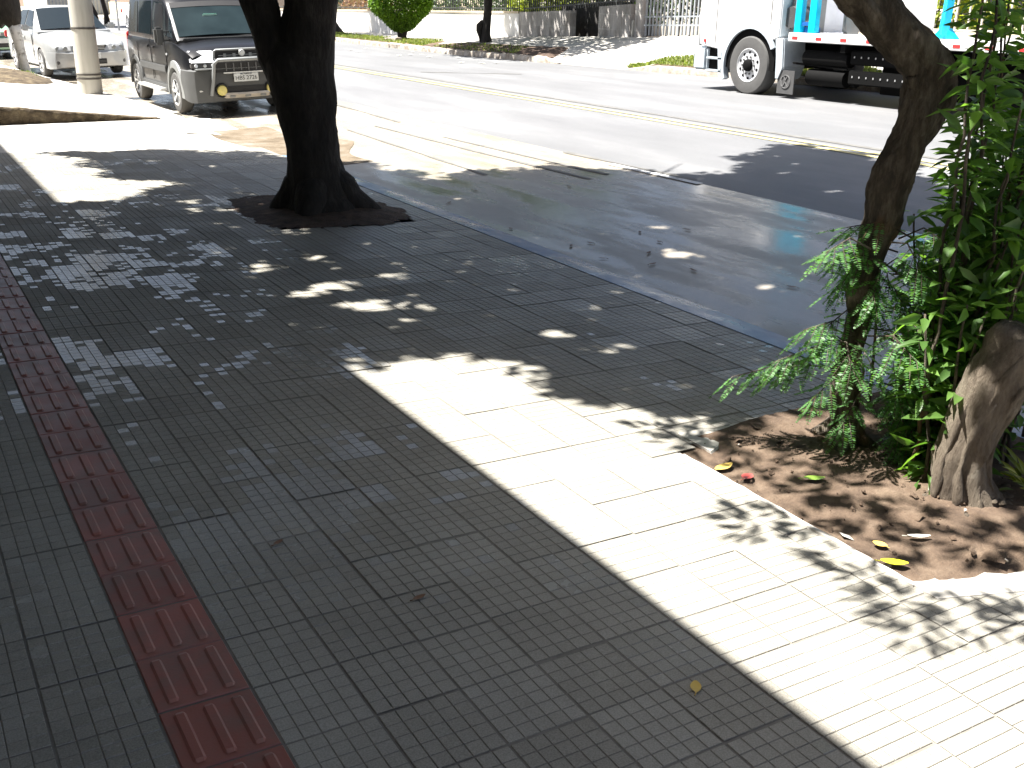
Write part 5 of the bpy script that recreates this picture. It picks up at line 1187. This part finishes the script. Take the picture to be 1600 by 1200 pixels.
# ------------------------------------------------------------------ near furniture
def concrete_pole():
    mb = MB(); p = [(3.60, 20.95, -.3 + .0), (3.60, 20.95, 2), (3.60, 20.95, 5), (3.60, 20.95, 9)]
    mb.tube(p, [.212, .200, .18, .15], 28); o = mb.build('utility_pole', 'pole_concrete', smooth=True)
    tag(o, 'round concrete utility pole standing at the kerb between silver car and black van', 'pole')
    for z, r in ((.22, .2145), (.15, .215), (1.02, .210), (3.2, .20)):
        b = MB(); b.lathe([(z - .016, r), (z - .016, r + .006), (z + .016, r + .005), (z + .016, r)], 'z', (3.60, 20.95, 0), 28); b.build('steel_band', 'steel_band', o, smooth=True)
    ca = MB(); ca.bar((2.9, 20.95, 7.8), (4.6, 20.95, 7.8), .09, .11); ca.build('cross_arm', 'dead_wood', o)
concrete_pole()
def white_tree():
    t = empty('whitewashed_tree', (0, 0, 0), 'leaning tree with whitewashed lower trunk on a dirt mound at the left edge', 'tree')
    a = MB(); a.tube([(3.07, 25.15, -.2), (3.06, 25.16, -.03), (3.03, 25.18, .25), (3.0, 25.2, .5), (2.975, 25.215, .78), (2.955, 25.225, 1.0)], [.15, .105, .092, .095, .11, .13], 18, .03, 3, ridge=.05); a.build('trunk', 'whitewash', t, smooth='all')
    b = MB(); b.tube([(2.965, 25.22, .93), (2.93, 25.24, 1.05), (2.88, 25.27, 1.25), (2.86, 25.28, 1.5), (2.8, 25.3, 1.9), (2.7, 25.3, 2.6), (2.6, 25.3, 3.4)], [.13, .20, .27, .28, .22, .17, .12], 18, .04, 4, ridge=.08)
    b.tube([(2.80, 25.32, 1.0), (2.6, 25.4, 1.15), (2.3, 25.5, 1.4), (1.9, 25.6, 1.9)], [.16, .2, .2, .16], 14, .05, 5, ridge=.06)
    b.build('fork', 'bark_dark', t, smooth='all')
    lv = Leaves(); blob(lv, (-1.6, 27.4, 5.2), (1.7, 1.9, 1.3), 2600, .28, .16); lv.build('crown', 'leaf_canopy', t); rebase(t, (3.06, 25.16, -.1))
white_tree()
def mound():
    from mathutils import noise as nz
    mb = MB(); n = 26; R = 14
    for i in range(R + 1):
        for k in range(n):
            a = 2 * math.pi * k / n; r = i / R; x = 2.45 + math.cos(a) * .95 * r; y = 23.9 + math.sin(a) * 1.6 * r
            mb.v.append((x, y, zwalk(x) + .02 + .22 * (1 - r * r) + nz.noise(Vector((x * 5, y * 5, 0))) * .05 * (1 - r) - .05 * (i == R)))
    mb.f = [(i * n + k, i * n + (k + 1) % n, (i + 1) * n + (k + 1) % n, (i + 1) * n + k) for i in range(R) for k in range(n)]; mb.mi = [0] * len(mb.f)
    o = mb.build('dirt_mound', 'bank_earth', smooth='all'); tag(o, kind='structure')
mound()

# ------------------------------------------------------------------ far side of the street
def topiary():
    t = empty('topiary_bush', (0, 0, 0), 'clipped round bright green bush on a short stem on the far verge', 'bush')
    mb = MB(); mb.tube([(17.05, 35.98, .08), (17.05, 35.98, .35), (17.05, 35.98, .7)], [.20, .17, .24], 12, .08, 2)
    rg = random.Random(2)
    for k in range(14):
        a = rg.uniform(0, 6.28); mb.tube([(17.05, 35.98, .3), (17.05 + math.cos(a) * .3, 35.98 + math.sin(a) * .3, .6), (17.05 + math.cos(a) * .7, 35.98 + math.sin(a) * .7, 1.2)], [.04, .03, .01], 6)
    mb.build('trunk', 'bark_dark', t)
    lv = Leaves(); k = 17000
    u = RNG.normal(size=(k, 3)); u /= np.linalg.norm(u, axis=1)[:, None]; zz = u[:, 2]
    rad = np.where(zz < 0, 1 - .10 * zz * zz, 1.0) * (.93 + .07 * RNG.random(k)) * (1 + .035 * np.sin(u[:, 0] * 9) * np.sin(u[:, 1] * 8 + 1) + .02 * np.sin(zz * 14))
    z = 1.48 + zz * 1.12 * rad; taper = np.clip(.30 + .70 * ((z - .36) / .95) ** .75, .2, 1)
    taper = np.where(z > 1.3, 1, taper)
    p = np.stack([17.05 + u[:, 0] * rad * 1.09 * taper, 35.98 + u[:, 1] * rad * 1.09 * taper, z], 1)
    lv.scatter(p, u + rdirs(k, 1) * .55, RNG.uniform(.08, .16, k), .075, shade=np.clip(RNG.normal(.5, .32, k), 0, 1))
    lv.build('crown', 'leaf_topiary', t); rebase(t, (17.05, 35.98, .18))
topiary()
def verge_stone():
    mb = MB(); mb.span((16.15, 34.6, .16), (16.4, 35.3, .30)); mb.span((16.15, 35.35, .16), (16.4, 35.6, .26)); tag(mb.build('kerb_block', 'far_kerb_stone', bevel=.02), 'low grey stone block at the foot of the round bush', 'stone')
verge_stone()
def verge_tree():
    t = empty('verge_tree', (0, 0, 0), 'slim dark tree with a knobbly sucker stem on the far verge before the white wall', 'tree')
    mb = MB(); mb.tube([(17.37, 30.34, .15), (17.37, 30.34, .3), (17.35, 30.35, .55), (17.37, 30.34, .8), (17.40, 30.325, 1.2), (17.414, 30.316, 1.6), (17.42, 30.3, 2.4), (17.3, 30.2, 3.4)], [.26, .19, .15, .14, .125, .122, .12, .09], 16, .04, 3, ridge=.05)
    mb.build('trunk', 'bark_dark', t, smooth='all')
    kb = MB(); kb.tube([(17.25, 30.42, .2), (17.21, 30.44, .45), (17.17, 30.46, .66), (17.18, 30.455, .8), (17.26, 30.41, .9), (17.34, 30.36, .93)], [.055, .06, .10, .125, .10, .07], 12, .06, 5); kb.build('sucker', 'bark_dark', t, smooth='all')
    br = MB(); rg = random.Random(5)
    for d in ((.6, .2, .8), (-.8, .3, .7), (-.3, -.8, .8), (.3, .9, .7), (-.9, -.5, .5)): 
        p = arc((17.33, 30.2, 3.2), d, 5, .45, (0, 0, .03), .12, rg); br.tube(p, [.07 * (1 - i / 6) + .01 for i in range(len(p))], 8)
    br.build('branches', 'bark_dark', t, smooth='all')
    lv = Leaves()
    poly = [(16.0, 30.2), (17.2, 31.2), (18.4, 31.6), (20.2, 31.5), (21.5, 29), (21, 25.5), (20.3, 23.8), (19, 23.2), (17.6, 23.4), (16.3, 24.2), (15.4, 25.4), (15.2, 27.5), (15.5, 29.2)]
    holes = [(x, y, .22, .12) for x, y in zip(RNG.uniform(15.8, 19.5, 34), RNG.uniform(23.5, 29.5, 34))]
    canopy(lv, poly, holes, 7000, 3.3, 6.0, (18, 27.4), 4, .26, .16, edge=.35); lv.build('crown', 'leaf_canopy', t); rebase(t, (17.37, 30.34, .3))
verge_tree()
def verge_tree2():
    t = empty('far_tree', (0, 0, 0), 'grey leaning trunk on the far verge just right of the forked tree', 'tree')
    mb = MB(); mb.tube([(17.25, 42.9, .05), (17.2, 42.95, .3), (16.95, 43.0, .8), (16.7, 43.0, 1.4), (16.5, 43.0, 2.2), (16.3, 43.0, 3.4)], [.42, .3, .24, .22, .2, .14], 14, .04, 4, ridge=.06); mb.build('trunk', 'bark_dark', t, smooth='all')
    lv = Leaves(); blob(lv, (15.6, 43, 6.2), (2.2, 2.4, 1.6), 2600, .3, .18); lv.build('crown', 'leaf_canopy', t); rebase(t, (17.25, 42.9, .15))
verge_tree2()
def soil_tuft():
    pass
XW = 19.0
def wz(y): return float(np.interp(y, WY, WZ))
def low_wall(name, y0, y1, h0, h1, mat, label, cap=True, th=.22, step=2.0, x0=XW):
    mb = MB(); ys = list(np.arange(y0, y1, step)) + [y1]; rings = []
    for y in ys:
        f = (y - y0) / (y1 - y0); zt = h0 + (h1 - h0) * f; rings.append([(x0, y, wz(y) - .3), (x0, y, zt), (x0 + th, y, zt), (x0 + th, y, wz(y) - .3)])
    mb.loft(rings); o = mb.build(name, mat, smooth=False); tag(o, label, 'wall')
    if cap:
        c = MB(); rings = []
        for y in ys:
            f = (y - y0) / (y1 - y0); zt = h0 + (h1 - h0) * f; rings.append([(x0 - .03, y, zt + .004), (x0 - .03, y, zt + .07), (x0 + th + .03, y, zt + .07), (x0 + th + .03, y, zt + .004)])
        c.loft(rings); c.build('coping', 'cap_stone', o)
    return o
low_wall('garden_wall', 31.05, 62, 1.18, .80, 'white_wall', 'long low sunlit white wall behind the round bush')
low_wall('stone_pier', 28.0, 31.0, 1.33, 1.22, 'stone_wall', 'grey stone-faced low wall left of the dark recess', cap=False)
low_wall('stone_pier', 24.95, 26.5, 1.55, 1.46, 'stone_wall', 'grey stone-faced pier between the dark recess and the barred gate', cap=False)
low_wall('recess_wall', 26.5, 29.8, 1.6, 1.5, 'stone_shaded', 'set-back stone wall coloured dark for shade between the two stone-faced piers', cap=False, x0=XW + .9)  # dark base colour stands in for the tree's shade on this wall
mbm = MB(); mbm.span((XW + .02, 24.82, .5), (XW + .14, 24.93, 1.12)); tag(mbm.build('meter_post', 'render_wall', bevel=.02), 'short pale post at the corner of the stone pier by the gate', 'post')
def bars(name, y0, y1, zb, zt, pitch, r, mat, label, cat, x=XW + .11, rails=(), frame=False):
    t = empty(name, (x, (y0 + y1) / 2, zb((y0 + y1) / 2)), label, cat); base = t.location.copy()
    mb = MB(); n = int((y1 - y0) / pitch)
    for k in range(n + 1):
        y = y0 + k * pitch; mb.box((x - base.x, y - base.y, (zb(y) + zt(y)) / 2 - base.z), (r * 1.6, r * 1.6, zt(y) - zb(y)))
    o = mb.build('bars', mat, t)
    rl = MB()
    for f in rails:
        rl.loft([[(x - base.x + a, y - base.y, f(y) - base.z + b) for a, b in ((-.02, -.02), (-.02, .02), (.02, .02), (.02, -.02))] for y in (y0, y1)])
    if rails: rl.build('rail', mat, t)
    return t
wt = lambda y: float(np.interp(y, [24.95, 31.05, 62], [1.55, 1.20, .82]))
bars('iron_fence', 31.2, 61, lambda y: wt(y) + .05, lambda y: wt(y) + 1.5, .14, .016, 'fence_dark', 'dark iron bar fence standing on the long white wall', 'fence', rails=(lambda y: wt(y) + .14, lambda y: wt(y) + 1.4))
bars('iron_fence', 25.0, 30.9, lambda y: wt(y) + .0, lambda y: wt(y) + 1.5, .13, .018, 'fence_dark', 'dark iron bar fence standing on the stone-faced walls', 'fence', rails=(lambda y: wt(y) + .12, lambda y: wt(y) + 1.4))
gz = lambda y: wz(y) + .03
bars('barred_gate', 20.4, 24.35, gz, lambda y: gz(y) + 2.3, .155, .026, 'gate_grey', 'grey barred driveway gate between the stone pier and the truck cab', 'gate', x=XW + .05, rails=(lambda y: gz(y) + .28, lambda y: gz(y) + .50, lambda y: gz(y) + 2.2))
g2 = MB(); g2.span((XW - .02, 24.42, .5), (XW + .18, 24.72, 3.2)); tag(g2.build('gate_post', 'stone_wall', bevel=.01), 'dark square post at the left end of the barred gate', 'post')
lp = MB(); lp.tube([(16.46, 18.95, .2), (16.46, 18.95, 2.5), (16.46, 18.95, 6.0)], [.045, .042, .035], 14); tag(lp.build('sign_post', 'galvanised', smooth=True), 'thin galvanised post on the far verge in front of the truck cab', 'post')
bars('cream_fence', 2.0, 20.2, lambda y: wz(y) + .25, lambda y: wz(y) + 2.4, .30, .022, 'fence_cream', 'cream barred fence behind the flatbed truck', 'fence', rails=(lambda y: wz(y) + .35, lambda y: wz(y) + 2.2))
low_wall('garden_wall', -6, 20.2, 1.15, 1.15, 'cream_wall', 'low cream wall under the barred fence behind the truck', cap=False)
def hedge(name, c, r, k, mat, label, L=.16, Wd=.10, cat='hedge'):
    t = empty(name, (c[0], c[1], wz(c[1])), label, cat); b = Vector(t.location)
    st = MB(); rg = random.Random(int(c[1] * 10))
    for q in range(9):
        x, y = rg.uniform(-.6, .6) * r[0], rg.uniform(-.8, .8) * r[1]
        st.tube([(x, y, -.2), (x * 1.05, y * 1.05, (c[2] - b.z) * .6), (x * 1.2, y * 1.1, c[2] - b.z + r[2] * .4)], [.03, .025, .008], 6)
    split_build(st, 'stem', 'bark_dark', t)
    lv = Leaves(); blob(lv, (c[0] - b.x, c[1] - b.y, c[2] - b.z), r, k, L, Wd, shell=.5, lump=.12); lv.build('foliage', mat, t); return t
hedge('flowering_hedge', (20.4, 31.6, 1.35), (.7, 2.4, .55), 2600, 'leaf_yellow', 'yellow-green hedge behind the iron fence by the stone wall')
hedge('garden_hedge', (21.0, 38.5, 1.3), (.9, 4.5, .9), 4200, 'leaf_hedge', 'dark green hedge behind the white wall fence')
hedge('flowering_hedge', (20.6, 47.5, 1.0), (.8, 2.2, .7), 2000, 'leaf_pink', 'pink and cream flowering bush behind the far end of the white wall')
hedge('garden_hedge', (20.5, 51.5, .9), (.8, 2.0, .9), 1600, 'leaf_hedge', 'green bush at the far left end of the white wall')
hedge('garden_shrub', (20.9, 26.8, 2.3), (1.0, 3.2, 1.3), 3200, 'leaf_canopy', 'dark leafy shrub behind the fence above the stone recess')
hedge('flowering_hedge', (20.6, 11.8, 1.9), (.8, 2.4, 1.2), 3200, 'leaf_yellow', 'bright yellow-green hedge behind the truck bed, left of the cyan post')
hedge('flowering_hedge', (20.5, 8.6, 1.6), (.7, 1.0, .7), 1400, 'leaf_yellow', 'low yellow-green bush behind the truck, right of the cyan post')
hedge('flowering_hedge', (20.6, 16.6, 1.5), (.8, 2.6, 1.3), 5200, 'leaf_yellow', 'tall yellow-green hedge behind the fence and the truck winch')
def house(name, x0, y0, x1, y1, h, mat, label, win=()):
    t = empty(name, ((x0 + x1) / 2, (y0 + y1) / 2, 0), label, 'house'); b = Vector(t.location)
    m = MB(); m.span((x0 - b.x, y0 - b.y, -.5), (x1 - b.x, y1 - b.y, h)); m.build('wall', mat, t)
    xm = (x0 + x1) / 2 - b.x; r = MB(); r.prism([(x0 - b.x - .5, h + .01), (x1 - b.x + .5, h + .01), (xm, h + 1.7)], 'y', y0 - b.y - .4, y1 - b.y + .4); r.build('roof', 'roof_tile', t)
    for (ya, za, w, hh) in win:
        f = MB(); f.span((x0 - b.x - .06, ya - b.y, za), (x0 - b.x + .02, ya - b.y + w, za + hh)); fo = f.build('window', 'render_wall', t)
        p = MB(); p.span((x0 - b.x - .075, ya - b.y + .07, za + .07), (x0 - b.x - .05, ya - b.y + w - .07, za + hh - .07)); p.build('pane', 'black_plastic', fo)  # matte black sheet in place of glass, coloured for the shaded interior
    return t
house('house', 25.5, 34.6, 34, 45, 3.4, 'render_wall', 'pale rendered house behind the white wall fence', [(32, 1.1, 1.6, 1.3), (36, 1.1, 1.6, 1.3), (40, .4, 1.2, 2.2)])
house('house', 26, 46, 36, 60, 3.2, 'cream_wall', 'cream house at the far left end of the white wall', [(48, 1.0, 1.6, 1.3), (53, 1.0, 1.6, 1.3)])
house('house', 27, 16, 36, 34, 3.6, 'render_wall', 'house with wide dark openings behind the barred gate', [(17.0, .85, 3.2, 2.5), (21.0, .85, 3.6, 2.5), (25.2, .85, 3.4, 2.5), (29.2, 1.4, 2.4, 1.7)])
house('house', 25, -6, 34, 13.5, 3.4, 'cream_wall', 'cream house behind the fence at the far right', [(2, 1.6, 1.6, 1.2), (8, 1.6, 1.6, 1.2)])
yp = MB(); yp.span((19.3, 15, .4), (26.9, 26, .62)); tag(yp.build('courtyard', 'pale_concrete'), kind='structure')
stp = MB()
for k in range(3): stp.span((24.4 + k * .35, 20.6, .62 + k * .17), (24.75 + k * .35 + 1.2 * (k == 2), 22.6, .79 + k * .17))
tag(stp.build('entrance_steps', 'white_wall'), 'pale entrance steps in the yard seen through the barred gate', 'steps')

# ------------------------------------------------------------------ far left up the street
low_wall('cream_wall', 62.5, 120, 1.0, 1.0, 'cream_wall', 'cream wall far up the street on the opposite side', cap=False, x0=15.0)
def end_wall():
    mb = MB(); mb.span((-6, 96, -.4), (10.2, 96.4, 1.55)); o = mb.build('boundary_wall', 'cream_wall'); tag(o, 'pale cream boundary wall far up the street above the silver car', 'wall')
    c = MB(); c.span((-6.1, 95.92, 1.554), (10.3, 96.48, 1.65)); c.build('coping', 'cap_stone', o)
    mb = MB(); mb.span((11.2, 78, -.3), (15.2, 78.3, 2.6)); o = mb.build('garage_wall', 'render_wall'); tag(o, 'grey corrugated wall far up the street beyond the van', 'wall')
    for k in range(18):
        s = MB(); s.span((11.3 + k * .215, 77.95, -.2), (11.36 + k * .215, 78.0, 2.5)); s.build('rib', 'gate_grey', o)
end_wall()
def small_tree(x, y, lean, h, label, r=.12, crown=1.3, mat='leaf_canopy', zc=None):
    t = empty('street_tree', (x, y, .1), label, 'tree')
    mb = MB(); mb.tube([(0, 0, -.3), (lean * .02, 0, .5), (lean * .5, 0, h * .45), (lean, 0, h)], [r * 1.5, r, r * .9, r * .6], 10, .06, 2, ridge=.06); mb.build('trunk', 'bark_dark', t, smooth='all')
    lv = Leaves(); blob(lv, (lean, 0, h + crown * .6), (crown, crown, crown * .75), 1500, .26, .16); lv.build('crown', mat, t)
small_tree(10.35, 57, -.45, 2.4, 'thin bent dark tree far up the street, left of the other thin trunk')
small_tree(11.05, 58, -.2, 2.4, 'thin dark tree far up the street, right-hand one of the two trunks')
small_tree(2.9, 60, .0, 1.9, 'small round-topped tree on a thin stem far up the pavement above the silver car', .05, .9)
def sign():
    t = empty('blue_sign', (10.2, 51, .0), 'small blue panel on a post seen past the rear of the van', 'sign')
    mb = MB(); mb.tube([(0, 0, -.2), (0, 0, 2.0)], .04, 10); mb.build('post', 'galvanised', t)
    p = MB(); p.box((0, -.06, 1.55), (.32, .03, .5)); p.build('panel', 'sign_blue', t, bevel=.01)
sign()

# ------------------------------------------------------------------ the buildings behind the photographer, whose roofline shades the paving
def shop(y0, y1, x, h, label):
    t = empty('shop_building', (x - 4, (y0 + y1) / 2, 0), label, 'building'); b = Vector(t.location)
    m = MB(); m.span((x - 8 - b.x, y0 - b.y, -.5), (x - b.x, y1 - b.y, h)); m.build('wall', 'shop_wall', t)
    p = MB(); p.span((x - 8.1 - b.x, y0 - b.y + .005, h + .004), (x + .0 - b.x, y1 - b.y - .005, h + .12)); p.build('parapet', 'cap_stone', t)
    n = int((y1 - y0) / 3.2)
    for k in range(n):
        ya = y0 + 1 + k * 3.2 - b.y
        d = MB(); d.span((x - b.x - .02, ya, .06), (x - b.x + .03, ya + 2.2, 2.6)); do = d.build('shutter', 'gate_grey', t)
        s = MB()
        for q in range(24): s.span((x - b.x + .03, ya + .03, .1 + q * .104), (x - b.x + .045, ya + 2.17, .16 + q * .104))
        s.build('slat', 'galvanised', do)
        w = MB(); w.span((x - b.x - .02, ya + .4, 3.8), (x - b.x + .03, ya + 1.8, 5.0)); wo = w.build('window', 'fence_cream', t)
        g = MB(); g.span((x - b.x + .03, ya + .48, 3.88), (x - b.x + .04, ya + 1.72, 4.92)); g.build('pane', 'glass_dark', wo)
shop(-12, 10.2, -1.0, 6.3, 'shop building beside the camera with grey roller shutters, taller one')
def marquee():
    t = D.objects['shop_building']; b = Vector(t.location)
    m = MB(); m.span((-1.0 - b.x, -11.5 - b.y, 3.42), (.44 - b.x, 10.1 - b.y, 3.58)); m.build('marquee', 'shop_wall', t)
marquee()
shop(10.25, 34, -1.0, 5.75, 'lower shop building further along the pavement on the left')

for n_, b_ in (('street_tree', (3.25, 8.45, -.12)), ('leaning_tree', (3.36, 2.7, -.12)), ('tree_stump', (3.37, 2.11, -.12)), ('leafy_shrub', (3.9, 2.4, -.13)), ('feathery_shrub', (3.35, 2.65, -.12))):
    rebase(D.objects[n_], b_)
